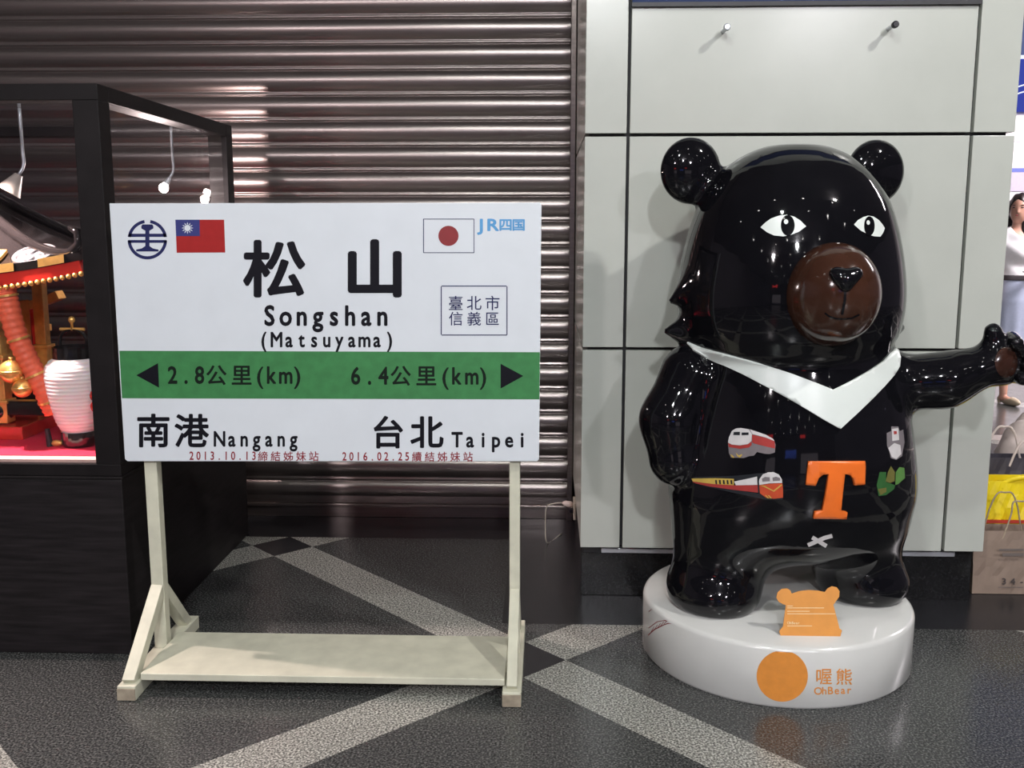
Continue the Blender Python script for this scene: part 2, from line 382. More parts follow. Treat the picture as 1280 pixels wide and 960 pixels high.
# ------------------------------------------------------------------ paint and lettering laid on real surfaces
def rays(uv):
    uv = np.asarray(uv, float)
    d = FWD*F_PX + (uv[:, :1]-640)*RGT + (480-uv[:, 1:])*UPV
    return d/np.linalg.norm(d, axis=1, keepdims=True)
def on_plane(p0, nrm):
    p0 = np.array(p0, float); nrm = np.array(nrm, float)
    def f(uv):
        d = rays(uv); t = ((p0-CAM) @ nrm)/(d @ nrm); P = CAM+d*t[:, None]; return P, np.tile(nrm, (len(P), 1))
    return f
def on_cylinder(cx, cy, r, z1):
    def f(uv):
        d = rays(uv); a = d[:, 0]**2+d[:, 1]**2; b_ = -(d[:, 0]*cx+d[:, 1]*cy); c = cx*cx+cy*cy-r*r
        t = (-b_-np.sqrt(np.maximum(b_*b_-a*c, 0)))/a; P = CAM+d*t[:, None]; P[:, 2] = np.minimum(P[:, 2], z1)
        N = np.stack([(P[:, 0]-cx)/r, (P[:, 1]-cy)/r, np.zeros(len(P))], 1); return P, N
    return f
def on_field(sd, t0=2.2, t1=4.6):
    def f(uv):
        d = rays(uv); t = np.full(len(d), t0); hit = np.zeros(len(d), bool)
        for _ in range(160):
            v = sd(CAM+d*t[:, None]); hit |= v < 5e-4; t = np.where(hit, t, t+np.maximum(0.6*v, 4e-4)); t = np.minimum(t, t1)
        P = CAM+d*t[:, None]; N = grad(sd, P); N /= np.maximum(np.linalg.norm(N, axis=1, keepdims=True), 1e-9); return P, N
    return f
GL = {}
def glyph(ch, bold):
    if (ch, bold) in GL: return GL[(ch, bold)]
    c = bpy.data.curves.new('glyph', 'FONT'); c.body = ch; c.fill_mode = 'FRONT'; c.resolution_u = 3
    o = bpy.data.objects.new('glyph', c); C.objects.link(o)
    me = bpy.data.meshes.new_from_object(o.evaluated_get(bpy.context.evaluated_depsgraph_get()))
    V = np.array([v.co[:2] for v in me.vertices]); Fc = [list(p.vertices) for p in me.polygons]
    bpy.data.objects.remove(o); bpy.data.curves.remove(c); bpy.data.meshes.remove(me)
    if bold:   # heavier strokes: the outline laid down again a little to every side
        n = len(V); sh_ = [(0, 0)] + [(bold*math.cos(a), bold*math.sin(a)) for a in [math.pi/4*k for k in range(8)]]
        V = np.concatenate([np.c_[V+np.array(o_), np.full(n, 4e-5*k_)] for k_, o_ in enumerate(sh_)]); Fc = [[i+n*k for i in fc] for k in range(len(sh_)) for fc in Fc]
    GL[(ch, bold)] = (V, Fc); return V, Fc
def row(text, x0, x1, ytop, ybase, bold=0.0, squeeze=1.0, y1top=None, tilt=0.0):
    """latin row: centres of the first and last character, top of capitals, baseline"""
    H = glyph('H', 0.0)[0]; cap = np.ptp(H[:, 1]); s = (ybase-ytop)/cap; out = []
    for i, ch in enumerate(text):
        if ch == ' ': continue
        V, Fc = glyph(ch, bold); xc = x0 + (x1-x0)*i/max(1, len(text)-1)
        cx = (V[:, 0].min()+V[:, 0].max())/2
        out.append((np.stack([xc+(V[:, 0]-cx)*s*squeeze, ybase-V[:, 1]*s+tilt*i] + ([V[:, 2]] if V.shape[1] > 2 else []), 1), Fc))
    return out
def han(text, x0, x1, ytop, ybot, bold=0.0, wide=1.0, fit=False):
    """chinese row: centres of first and last character, ink top and bottom"""
    out = []; s = (ybot-ytop)/0.90
    for i, ch in enumerate(text):
        V, Fc = glyph(ch, bold); xc = x0 + (x1-x0)*i/max(1, len(text)-1)
        mn, mx = V[:, :2].min(0), V[:, :2].max(0); c = (mn+mx)/2; sy = (ybot-ytop)/(mx[1]-mn[1]) if fit else s
        out.append((np.stack([xc+(V[:, 0]-c[0])*s*wide, (ytop+ybot)/2-(V[:, 1]-c[1])*sy] + ([V[:, 2]] if V.shape[1] > 2 else []), 1), Fc))
    return out
def poly(*pts): return (np.array(pts, float), [list(range(len(pts)))])
def circ(x, y, r, n=36, ry=None, a0=0, a1=360):
    return poly(*[(x+r*math.cos(math.radians(a0+(a1-a0)*k/n)), y+(ry or r)*math.sin(math.radians(a0+(a1-a0)*k/n))) for k in range(n)])
def arc(x, y, r0, r1, a0, a1, n=24):
    A = [math.radians(a0+(a1-a0)*k/n) for k in range(n+1)]
    return poly(*([(x+r1*math.cos(t), y+r1*math.sin(t)) for t in A]+[(x+r0*math.cos(t), y+r0*math.sin(t)) for t in reversed(A)]))
def rect(x0, y0, x1, y1): return poly((x0, y0), (x1, y0), (x1, y1), (x0, y1))
def stroke(pts, wd):
    pts = [np.array(p, float) for p in pts]; L_, R_ = [], []
    for i, p in enumerate(pts):
        d = pts[min(i+1, len(pts)-1)]-pts[max(i-1, 0)]; d /= np.linalg.norm(d); nn = np.array([-d[1], d[0]])*wd/2
        L_.append(p+nn); R_.append(p-nn)
    return poly(*(L_+R_[::-1]))
def T(shape, ox, oy, k):   # shape drawn in a zoomed view -> picture units
    return (np.array([ox, oy])+shape[0]/k, shape[1])
def decal(name, layers, mapper, parent, lift=0.0012, cut=0.0, skirt=None, label=None):
    """layers: list of (material, [shapes]); each next layer sits a hair higher"""
    bm = bmesh.new(); mats = []
    for li, (m, shapes) in enumerate(layers):
        mats.append(m); part = bmesh.new()
        for V, Fc in shapes:
            vs = [part.verts.new((v_[0], v_[1], v_[2] if len(v_) > 2 else 0)) for v_ in V]
            for fc in Fc:
                try: part.faces.new([vs[i] for i in fc])
                except ValueError: pass
        part.normal_update(); bmesh.ops.triangulate(part, faces=part.faces[:], ngon_method='EAR_CLIP')
        if cut:
            co = np.array([v.co[:2] for v in part.verts])
            for ax in (0, 1):
                for k in np.arange(math.floor(co[:, ax].min()/cut)*cut+cut, co[:, ax].max(), cut):
                    pn = (1, 0, 0) if ax == 0 else (0, 1, 0)
                    bmesh.ops.bisect_plane(part, geom=part.verts[:]+part.edges[:]+part.faces[:], plane_co=(k*pn[0], k*pn[1], 0), plane_no=pn, dist=1e-4)
        part.verts.index_update(); co = np.array([v.co[:2] for v in part.verts]); P, N = mapper(co)
        lf = lift*(1+0.5*li) + np.array([v.co[2] for v in part.verts])[:, None]; Pt = P+N*lf; vs = [bm.verts.new(p) for p in Pt]
        for f in part.faces:
            idx = [v.index for v in f.verts]
            nf = bm.faces.new([vs[i] for i in idx]); nf.material_index = li; nf.smooth = bool(cut); nf.normal_update()
            if nf.normal.dot(Vector(N[idx[0]])) < 0: nf.normal_flip()
        if skirt:
            Pb = P-N*skirt; low = {}
            for e in part.edges:
                if len(e.link_faces) != 1: continue
                i, j = e.verts[0].index, e.verts[1].index
                for q in (i, j):
                    if q not in low: low[q] = bm.verts.new(Pb[q])
                bm.faces.new((vs[i], vs[j], low[j], low[i])).material_index = li
        part.free()
    o = obj(name, bm, mats, parent)
    if label: o['label'] = label
    return o

# ================================================================== the setting
struct('floor', B(-9, 14, -17, 20, -0.1, 0.0), MT['floor'])
ceil_bm = B(-9, 14, -17, 20, CEIL, CEIL+0.1)
ceiling = struct('ceiling', ceil_bm, MT['ceiling'])
def ceiling_lamp(x, y, first=[]):
    if not first:
        o = struct('downlight', lathe(bmesh.new(), [(0.0, -0.004), (0.062, -0.004), (0.064, -0.012), (0.085, -0.012), (0.088, 0.0)], (0, 0, CEIL), 24), [MT['steel'], MT['lens']], ceiling)
        for p in o.data.polygons:
            if p.center.xy.length < 0.06: p.material_index = 1
        first.append(o)
    else:
        o = first[0].copy(); C.objects.link(o); o.parent = ceiling
    o.location = (x, y, 0)
for y in (-14.0, -11.0, -8.0, -5.5, -3.2, -1.0, 1.0):
    for x in (-4.6, -2.5, -0.6, 1.4, 3.5, 6.0):
        ceiling_lamp(x + random.uniform(-.3, .3), y + random.uniform(-.4, .4))
struct('wall_back', B(-9, 0.6, 5.32, 5.5, 0, CEIL), MT['hallwall'])
struct('wall_left', B(-9.1, -9, -17, 5.4, 0, CEIL), MT['hallwall'])
struct('wall_front', B(-9, 14, -17.2, -17, 0, CEIL), MT['hallwall'])
struct('wall_far', B(2.5, 14, 11.0, 11.2, 0, CEIL), MT['shopwhite'])

# lit signs, and glowing window panels added to brighten reflections, across the hall, behind the viewer; seen mirrored in the lacquer and the steel
def lightbox(name, x0, x1, y, z0, z1, m, label):
    t = thing(name, ((x0+x1)/2, y, z0), label, 'sign')
    obj('box_frame', B(x0-.03, x1+.03, y-.14, y-.02, z0-.03, z1+.03), MT['dark_metal'], t)
    obj('lit_face', B(x0, x1, y-.02, y, z0, z1), m, t)
lightbox('hanging_sign', -4.4, -3.2, -8.0, 2.7, 3.2, MT['sign_red'], 'wide red lit sign hanging over the hall behind the viewer')
lightbox('hanging_sign', 1.7, 2.7, -10.0, 3.0, 3.35, MT['sign_red'], 'small red lit sign hanging over the hall behind the viewer')
lightbox('reflection_panel', -8.0, -5.0, -16.6, 0.3, 2.5, MT['panel_pink'], 'left glowing panel behind the viewer, added to brighten the mirrored hall')
lightbox('reflection_panel', 2.5, 7.5, -16.6, 0.3, 2.5, MT['panel_pink'], 'right glowing panel behind the viewer, added to brighten the mirrored hall')
lightbox('shop_fascia', -2.0, 1.2, -16.6, 2.4, 3.0, MT['sign_blue2'], 'blue lit shop fascia across the hall behind the viewer')

# roller shutter
SY = 5.03
sh = thing('roller_shutter', (-2.2, SY, 0), 'closed grey steel roller shutter of horizontal slats behind the sign', 'shutter')
bm = bmesh.new(); prof = []
pitch = 0.121; zt = 2.49 + 16*pitch
k = 0
while zt - k*pitch > 0.17:
    z0 = zt - k*pitch
    for t in (0.0, .02, .05, .12, .22, .34, .47, .60, .70, .78, .82, .85, .90, .95, .985):
        if t < .84: y = 0.021*math.sin(math.pi*(t/.84)**.9)**.75 if t > 0 else 0
        else: y = 0.007*math.sin(math.pi*(t-.84)/.16)**.6
        prof.append((-y, z0 - t*pitch))
    k += 1
zend = zt - k*pitch
prof += [(0, zend), (-.012, zend-.004), (-.014, 0.12)]
va = [bm.verts.new((-6.0, SY+y, z)) for y, z in prof]; vb = [bm.verts.new((0.115, SY+y, z)) for y, z in prof]
for i in range(len(prof)-1): bm.faces.new((va[i], va[i+1], vb[i+1], vb[i]))
vc = [bm.verts.new((x, SY+.03, z)) for x in (-6.0, 0.115) for z in (prof[0][1], 0.12)]
bm.faces.new((va[0], vb[0], vc[2], vc[0])); bm.faces.new((vc[0], vc[2], vc[3], vc[1])); bm.faces.new((va[-1], vc[1], vc[3], vb[-1]))
obj('slat_curtain', bm, MT['shutter'], sh, smooth=True)
bm = B(-6.0, 0.115, SY-.02, SY+.028, 0.0, 0.055); box(bm, -6.0, 0.115, SY-.03, SY+.028, 0.055, 0.072); box(bm, -6.0, 0.115, SY-.014, SY+.028, 0.072, 0.12)
obj('bottom_bar', bm, MT['shutter'], sh, bevel=0.003)
bm = B(0.108, 0.135, SY-.050, SY-.036, 0, 4.5); box(bm, 0.119, 0.135, SY-.036, SY+.06, 0, 4.5)
obj('guide_rail', bm, MT['shutter'], sh, bevel=0.003)

# clad pillar
PY = 3.85; PX0, PX1 = 0.139, 1.722
core = struct('wall_right', B(PX0+.02, PX1-.02, PY+.03, 5.28, 0.232, CEIL), MT['joint'])
J = 0.006
def panel(x0, x1, z0, z1):
    struct('panel', B(x0+J, x1-J, PY, PY+.028, z0+J, z1-J), MT['panel'], core, bevel=0.002)
for z0, z1 in ((0.225, 1.03), (1.03, 1.835), (1.835, 2.72), (2.72, CEIL-.01)):
    for x0, x1 in ((PX0-J, 0.30), (0.30, 1.565), (1.565, PX1+J)):
        panel(x0, x1, z0, z1)
    for x0 in (PX0, PX1-.019):   # the two flanks
        struct('side_panel', B(x0, x0+.019, PY+.03, 4.45, z0+J, z1-J), MT['panel'], core, bevel=0.002)
        struct('side_panel', B(x0, x0+.019, 4.457, 5.27, z0+J, z1-J), MT['panel'], core, bevel=0.002)
struct('baseboard_pillar', B(PX0+.005, PX1-.005, 3.93, 5.28, 0, 0.232), MT['plinth'], core, bevel=0.004)
struct('trim_pillar', B(0.225, 1.635, 3.90, 3.93, 0.192, 0.212), MT['steel'], core, bevel=0.002)
bm = B(PX0+.012, 0.222, 3.905, 3.93, 0.190, 0.216)
struct('trim_pillar', bm, MT['dark_metal'], core, bevel=0.004)

# navy frame above the panel, pegs
t = thing('poster_board', (0.934, PY, 2.292), 'dark navy poster board along the top edge of the pale pillar', 'poster')
obj('board', B(0.306, 1.561, PY-.012, PY, 2.305, 2.70), MT['navy'], t)
obj('frame', B(0.304, 1.563, PY-.016, PY-.0005, 2.290, 2.305), MT['dark_metal'], t)
def peg(x, z, label, m):
    t = thing('wall_peg', (x, PY, z), label, 'peg', 'steel pegs on the pillar')
    bm = bmesh.new()
    tube(bm, [(x, PY-.001, z), (x+.002, PY-.055, z+.002)], 0.0075, 14)
    obj('shaft', bm, MT['steel'], t, smooth=False)
    bm = bmesh.new(); tube(bm, [(x+.002, PY-.055, z+.002), (x+.0022, PY-.062, z+.002), (x+.0025, PY-.074, z+.003), (x+.0025, PY-.078, z+.003)], [.0075, .0125, .0125, .009], 16)
    obj('cap', bm, m, t)
peg(0.640, 2.203, 'small bright steel peg on the pillar panel, above the left bear ear', MT['steel'])
peg(1.238, 2.208, 'small dark tipped peg on the pillar panel, above the right bear ear', MT['dark_metal'])

# socket and plug low on the pillar flank
t = thing('wall_socket', (PX0, 4.50, 0.20), 'small ivory wall socket on the pillar flank beside the shutter', 'socket')
obj('face_plate', B(PX0-.012, PX0, 4.44, 4.56, 0.165, 0.245), MT['ivory'], t, bevel=0.003)
obj('outlet_hole', lathe(bmesh.new(), [(0, -.008), (.016, -.008), (.016, .008), (0, .008)], (PX0-.0125, 4.475, 0.20), 16), MT['ink'], t)
t = thing('power_plug', (PX0-.012, 4.53, 0.215), 'white plug with a thin pale cord in the wall socket', 'plug')
bm = bmesh.new(); tube(bm, [(PX0-.014, 4.53, .213), (PX0-.03, 4.53, .215), (PX0-.05, 4.53, .220), (PX0-.062, 4.53, .222)], [.014, .016, .013, .005], 12); obj('plug_body', bm, MT['whitebag'], t, smooth=True)
bm = bmesh.new(); tube(bm, smooth_curve([(PX0-.062, 4.53, .222), (PX0-.10, 4.54, .215), (PX0-.135, 4.56, .19), (PX0-.14, 4.58, .10), (PX0-.13, 4.6, .004), (PX0-.06, 4.75, .004)]), .003, 8); obj('cord', bm, MT['ivory'], t, smooth=True)

# far side of the hall, right of the pillar
t = thing('shop_sign', (6.5, 11.0, 2.68), 'blue lit shop sign with white wavy lines, far right background', 'sign')
obj('sign_face', B(4.0, 9.0, 10.9, 10.995, 2.68, 3.20), MT['sign_blue'], t)
obj('top_strip', B(4.0, 9.0, 10.88, 10.995, 3.205, 3.235), MT['sign_line'], t)
bm = bmesh.new()
for zz in (2.84, 2.91):
    ps = [(4.0+.06*i, 10.895, zz+.05*math.sin(i*.45)) for i in range(84)]
    tube(bm, ps, .008, 6)
obj('wave_line', bm, MT['sign_line'], t)
obj('upper_band', B(4.0, 9.0, 10.9, 10.995, 3.24, CEIL-.01), MT['navy'], t)
t = thing('wall_poster', (5.03, 10.99, 1.86), 'lilac poster with a blue heading on the far white wall', 'poster')
obj('sheet', B(4.86, 5.2, 10.985, 10.998, 1.86, 2.06), MT['posterpale'], t)
obj('heading', B(4.86, 5.2, 10.98, 10.998, 2.06, 2.10), MT['posterblue'], t)
for zz in (2.376, 2.10, 1.3): struct('trim_far', B(2.5, 14, 10.992, 10.999, zz-.004, zz+.004), MT['posterpale'])
struct('trim_floor', B(1.9, 14, 7.05, 7.22, 0.0, 0.0012), mat('pale_floor_strip', (0.42, 0.37, 0.34), 0.3))

# ================================================================== station sign on its wooden stand
st = thing('station_sign', (-0.72, 3.25, 0), 'white and green railway station name sign on a white wooden stand', 'sign')
BY = 3.225
bm = prism(bmesh.new(), [(-1.411, BY, 1.571), (-.0225, BY, 1.572), (-.019, BY, 1.566), (-.023, BY, .738), (-.030, BY, .730), (-1.403, BY, .719), (-1.412, BY, .726)], (0, .022, 0))
board = obj('signboard', bm, MT['signwhite'], st, bevel=0.002)
face = on_plane((0, BY, 0), (0, -1, 0))
decal('green_band', [(MT['signgreen'], [poly((149.3, 438.4), (674.8, 440.2), (674.2, 499.2), (152.6, 497.8))])], face, board, 0.0006)
def board_text(name, m, shapes, lift=.0006): return decal(name, [(m, shapes)], face, board, lift)
board_text('distance_lettering', MT['inkgreen'], row('2.8', 215.9, 249.6, 458.5, 479, .024, .82) + han('公里', 270.7, 302.2, 456.8, 481.0, .016) + row('(', 325.4, 325.4, 459, 479, .014) + row('km', 339.6, 357.3, 458.5, 479, .024, .80) + row(')', 371.6, 371.6, 459, 479, .014), .0012)
board_text('distance_lettering', MT['inkgreen'], row('6.4', 444.7, 479.3, 459.3, 480, .024, .82) + han('公里', 501, 533, 457.6, 481.8, .016) + row('(', 557, 557, 460, 480, .014) + row('km', 571, 589.8, 459.5, 480, .024, .80) + row(')', 603.8, 603.8, 460, 480, .014), .0012)
decal('arrow', [(MT['ink'], [poly((170.6, 469), (197.6, 453.9), (199, 484.5))])], face, board, .0012)
decal('arrow', [(MT['ink'], [poly((654.2, 469.9), (625.8, 485.6), (625.8, 454.6))])], face, board, .0012)
board_text('station_lettering', MT['ink'], han('松', 342.8, 342.8, 299.8, 371.9, .026, 1.0, True))
board_text('station_lettering', MT['ink'], han('山', 468.5, 468.5, 299, 371.9, .032, .98, True))
board_text('station_lettering', MT['ink'], row('Songshan', 337, 478, 382.5, 406.4, .028, .84))
board_text('station_lettering', MT['ink'], row('(Matsuyama)', 330, 487, 415.5, 433.4, .025, .82))
board_text('destination_lettering', MT['ink'], han('南港', 191.8, 239.8, 518.4, 557.8, .022))
board_text('destination_lettering', MT['ink'], row('Nangang', 274.5, 367, 539.4, 557.6, .026, .80))
board_text('destination_lettering', MT['ink'], han('台北', 485.5, 533.7, 521, 559.2, .022))
board_text('destination_lettering', MT['ink'], row('Taipei', 571.4, 652.7, 540.5, 558.6, .026, .86))
board_text('date_lettering', MT['red_ink'], row('2013.10.13', 239.5, 317.5, 564.6, 574.6, .016, .76) + han('締結姊妹站', 328.5, 392.3, 564.4, 576, .008))
board_text('date_lettering', MT['red_ink'], row('2016.02.25', 430.6, 509, 565.4, 575.4, .016, .76) + han('續結姊妹站', 521, 585, 565, 576.6, .008))
lx, ly = 184.3, 299.5
em = [arc(lx, ly, 21, 24.7, 186, 262), arc(lx, ly, 21, 24.7, 278, 354), arc(lx, ly, 21, 24.7, 4, 176)]
em = [arc(lx, ly, 20.8, 24.7, 188, 261), arc(lx, ly, 20.8, 24.7, 279, 352), arc(lx, ly, 20.8, 24.7, 3, 177),
      rect(lx-23.5, ly-7.4, lx+23.5, ly-3.4), rect(lx-24, ly+.5, lx+24, ly+4),
      poly((lx-7.5, ly-17), (lx-6, ly-19), (lx+6, ly-19), (lx+7.5, ly-17), (lx+7.5, ly-14), (lx+2.6, ly-11), (lx+2.6, ly+8), (lx+7, ly+11), (lx+14, ly+12.5), (lx+14, ly+14.8), (lx-14, ly+14.8), (lx-14, ly+12.5), (lx-7, ly+11), (lx-2.6, ly+8), (lx-2.6, ly-11), (lx-7.5, ly-14))]
decal('railway_emblem', [(MT['navy_ink'], em[:5]), (MT['navy_ink'], em[5:])], face, board, .0006)
sx_, sy_ = 234.5, 285.0
sun = [circ(sx_, sy_, 3.9, 24)] + [poly((sx_+4.6*math.cos(a-.17), sy_+4.6*math.sin(a-.17)), (sx_+7.6*math.cos(a), sy_+7.6*math.sin(a)), (sx_+4.6*math.cos(a+.17), sy_+4.6*math.sin(a+.17))) for a in [2*math.pi*k/12 for k in range(12)]]
decal('flag', [(MT['flag_red'], [poly((219.3, 274.6), (280.2, 274.6), (281.6, 315.6), (221, 315.9))]), (MT['flag_blue'], [poly((219.3, 274.6), (249.6, 274.6), (250, 295), (220.2, 295.2))]), (MT['signwhite'], sun)], face, board, .0006)
jf = [rect(529, 273.4, 592.8, 274.3), rect(529.2, 315.4, 592.8, 316.3), rect(529, 274, 530, 316), rect(592, 274, 592.9, 316)]
decal('flag', [(MT['navy_ink'], jf), (MT['flag_maroon'], [circ(560.6, 294.8, 12.6)])], face, board, .0006)
board_text('company_lettering', MT['blue_ink'], row('JR', 600, 616.5, 274, 288.2, .03, 1.2) + han('四国', 632, 648.3, 274, 288.5, .03, 1.08, True))
bx = [rect(552, 357, 633.4, 358.2), rect(552, 418.2, 633.8, 419.4), rect(551, 358, 552.2, 418.4), rect(633.2, 358, 634.4, 418.4)]
decal('district_box', [(MT['navy_ink'], bx)], face, board, .0006)
board_text('district_lettering', MT['navy_ink'], han('臺北市', 569.7, 615.7, 370, 387.4, .004))
board_text('district_lettering', MT['navy_ink'], han('信義區', 569.7, 615.7, 390, 406.6, .004))
LX0, LX1, RX0, RX1 = -1.357, -1.314, -0.122, -0.087
def leg_frame(x0, x1):
    xc = (x0+x1)/2; wd = x1-x0
    obj('foot', B(xc-.03, xc+.03, 2.955, 3.545, 0.0, .048), [MT['paintwood']], st, bevel=.003)
    obj('post', B(x0, x1, 3.248, 3.29, .048, 1.50), MT['paintwood'], st, bevel=.002)
    bm = bar(bmesh.new(), (xc, 3.258, .265), (xc, 2.985, .045), wd*.95, .042)
    obj('brace', bm, MT['paintwood'], st, bevel=.002)
    bm = bar(bmesh.new(), (xc, 3.28, .255), (xc, 3.48, .045), wd*.95, .038)
    obj('brace', bm, MT['paintwood'], st, bevel=.002)
    obj('foot_end', B(xc-.029, xc+.029, 2.951, 2.9555, .002, .040), MT['worn'], st)
leg_frame(LX0, LX1); leg_frame(RX0, RX1)
obj('shelf_board', B(-1.305, -.128, 2.998, 3.335, .049, .072), MT['paintwood'], st, bevel=.002)
for z0 in (.80, 1.46): obj('back_rail', B(LX0, RX1, 3.2475, 3.2485+.02, z0, z0+.04), MT['paintwood'], st)

# ================================================================== round plinth with card
PCX, PCY, PR, PZ = 0.817, 3.432, 0.465, 0.203
pl = thing('round_plinth', (PCX, PCY, 0), 'low round glossy white plinth under the black bear statue', 'plinth')
drum = obj('drum', lathe(bmesh.new(), [(0, 0), (PR-.008, 0), (PR, .01), (PR, PZ-.016), (PR-.004, PZ-.006), (PR-.014, PZ), (0, PZ)], (PCX, PCY, 0), 128), MT['plinth_white'], pl, smooth=True)
e = drum.modifiers.new('edge', 'EDGE_SPLIT'); e.split_angle = math.radians(40)
cyl = on_cylinder(PCX, PCY, PR, PZ-.014)
decal('orange_disc', [(MT['orange_print'], [circ(977.8, 845, 32, 48)])], cyl, pl, .0008, 4.0)
decal('plinth_lettering', [(MT['orange_print'], han('喔熊', 1030, 1055, 836, 855.4, .006, 1.0) + row('OhBear', 1022.5, 1061.5, 859, 868, .012, 1.0, tilt=-.25))], cyl, pl, .0008, 6.0)
sk = [stroke([(810.5, 794), (818, 787), (830, 781), (843, 776.5)], 1.1), stroke([(811, 785), (822, 777), (837, 774.5)], .8), stroke([(811, 764.5), (817, 758)], .8)]
sk += [stroke([(814+4*i, 790-2.5*i), (818+4*i, 783-2*i)], .6) for i in range(5)]
decal('scribble', [(MT['red_ink'], sk)], cyl, pl, .0008, 5.0)

# card
cdt = thing('display_card', (.85, 3.066, PZ), 'orange bear-eared information card standing on the front of the white plinth', 'card')
cN = np.array([0, -math.cos(.26), math.sin(.26)]); cface = on_plane((.85, 3.066, PZ), cN)
out = [(976, 796.2), (1050.5, 795.6), (1052.5, 788), (1049.5, 785.5), (1041.8, 756), (1045, 751.5), (1049, 746), (1049.5, 739), (1046, 734), (1040, 732.8), (1034.5, 735.5), (1031, 740), (1022, 738.2), (1010.8, 737.6), (999, 738.8), (989.5, 742), (988, 738), (984, 735.4), (977, 736), (972, 740.5), (970.5, 747), (973.5, 752.5), (979, 755.3), (982.3, 756.5), (978.8, 783), (974, 789)]
Pc, _ = cface(out)
cb = obj('card_face', prism(bmesh.new(), [tuple(p) for p in Pc], tuple(-cN*.003)), MT['card'], cdt)
obj('easel_back', prism(bmesh.new(), [(.80, 3.071, PZ), (.90, 3.071, PZ), (.87, 3.099, PZ+.10), (.83, 3.099, PZ+.10)], (0, .004, 0)) if False else bar(bmesh.new(), (.85, 3.13, PZ+.002), (.85, 3.099, PZ+.11), .05, .003), MT['card'], cdt)
tx = [rect(984, 759.5+dy, x1, 760.2+dy) for dy, x1 in ((-2.3, 991), (0, 1030), (4.2, 1012), (7.4, 1044), (22.5, 1015))]
decal('card_lettering', [(MT['card_text'], row('OhBear', 985.5, 998.5, 777, 780.2, .01, .95) + tx)], cface, cdt, .0006)

# ================================================================== bear statue
BO = np.array([0.85, 3.47, 0.0]); BA = math.radians(10)
E1 = np.array([math.cos(BA), math.sin(BA), 0]); E2 = np.array([math.sin(BA), -math.cos(BA), 0])
def W(l, f, z): return BO + l*E1 + f*E2 + np.array([0, 0, z])
def loc(p):
    q = p - BO; return np.stack([q @ E1, q @ E2, p[:, 2]], 1)
def curve2(pts): return [tuple(p) for p in smooth_curve(pts, 3)]
HEADP = curve2([(0, 1.772), (.10, 1.763), (.19, 1.725), (.255, 1.67), (.315, 1.58), (.350, 1.48), (.372, 1.38), (.384, 1.28), (.380, 1.19), (.355, 1.11), (.29, 1.05), (0, 1.03)])
TORSOP = curve2([(0, 1.17), (.20, 1.16), (.31, 1.11), (.350, 1.02), (.380, .92), (.408, .8), (.424, .68), (.415, .57), (.375, .47), (.30, .405), (.19, .365), (0, .352)])
RB = np.stack([E1, E2, np.array([0, 0, 1.0])], 1)
def f_head(q):
    hq = np.sqrt(q[:, 0]**2 + ((q[:, 1])/.94)**2); return s_poly(hq, q[:, 2], HEADP)
def bear_sdf(p):
    q = loc(p)
    head = f_head(q - np.array([-.012, -.02, 0]))
    for s in (-1, 1):
        head = smin(head, s_ell(q, (s*.335-.015, -.10, 1.685), (.105, .055, .112)), .035)
        head = smin(head, s_cap(q, (s*.345-.01, -.02, 1.275), (s*.425-.01, -.035, 1.243), .072, .004), .03)
        head = smin(head, s_cap(q, (s*.345-.01, -.02, 1.145), (s*.442-.01, -.035, 1.143), .075, .004), .03)
    tq = np.sqrt((q[:, 0]-.015)**2 + ((q[:, 1]-.0)/.86)**2); body = s_poly(tq, q[:, 2], TORSOP)
    body = smin(body, s_ell(q, (.015, .0, .475), (.375, .30, .128)), .05)
    for s, xf, yf in ((-1, -.285, .075), (1, .275, .05)):
        leg = s_cap(q, (-.235 if s < 0 else .212, .06, .54), (xf-s*.005, yf-.015, .28), .17, .138 if s < 0 else .128)
        foot = s_ell(q, (xf, yf+.01, .258), (.152, .170, .100))
        leg = smin(leg, foot, .07); body = smin(body, leg, .12)
    # hanging arm
    arm = s_cap(p, (.505, 3.42, .985), (.428, 3.37, .845), .118, .100)
    arm = smin(arm, s_cap(p, (.428, 3.37, .845), (.440, 3.34, .715), .100, .090), .05)
    body = smin(body, arm, .03)
    # raised arm with thumb
    arm = s_cap(p, (1.14, 3.42, .965), (1.34, 3.38, .985), .112, .082)
    arm = smin(arm, s_cap(p, (1.34, 3.38, .985), (1.48, 3.36, 1.045), .082, .070), .06)
    body = smin(body, arm, .045)
    hand = s_ell(p, (1.520, 3.360, 1.055), (.075, .050, .084))
    hand = smin(hand, s_cap(p, (1.490, 3.355, 1.095), (1.474, 3.345, 1.154), .046, .028), .03)
    for (x0, z0), (x1, z1) in (((1.545, 1.128), (1.531, 1.121)), ((1.578, 1.098), (1.562, 1.092)), ((1.594, 1.050), (1.576, 1.047)), ((1.580, 1.004), (1.562, 1.005))):
        hand = smin(hand, s_cap(p, (x0, 3.365, z0), (x1, 3.300, z1), .026, .0235), .007)
    body = smin(body, hand, .025)
    d = smin(head, body, .02)
    return smax(d, (PZ+.001) - p[:, 2], .006)
bear = thing('bear_statue', (BO[0], BO[1], PZ), 'large glossy black bear statue with white chest chevron standing on the round plinth', 'statue')
body = sdf_obj('body', bear_sdf, (.27, 3.02, .18), (1.72, 3.86, 1.82), .0115, MT['bear'], bear)
skin_of = on_field(bear_sdf)
def field_muzzle(p): return smin(s_ell(p, MC, (.137, .15, .150)), s_ell(p, MC+np.array([0, .03, -.035]), (.130, .13, .135)), .05)
_d = rays([(1042, 364)])[0]; MC = CAM + _d*((3.135-0)/_d[1])
sdf_obj('muzzle', field_muzzle, MC-.2, MC+.2, .011, MT['muzzle'], bear)
mz = on_field(field_muzzle)
Pn, Nn = mz([(1046, 342), (1069, 342), (1057, 356), (1057, 348)])
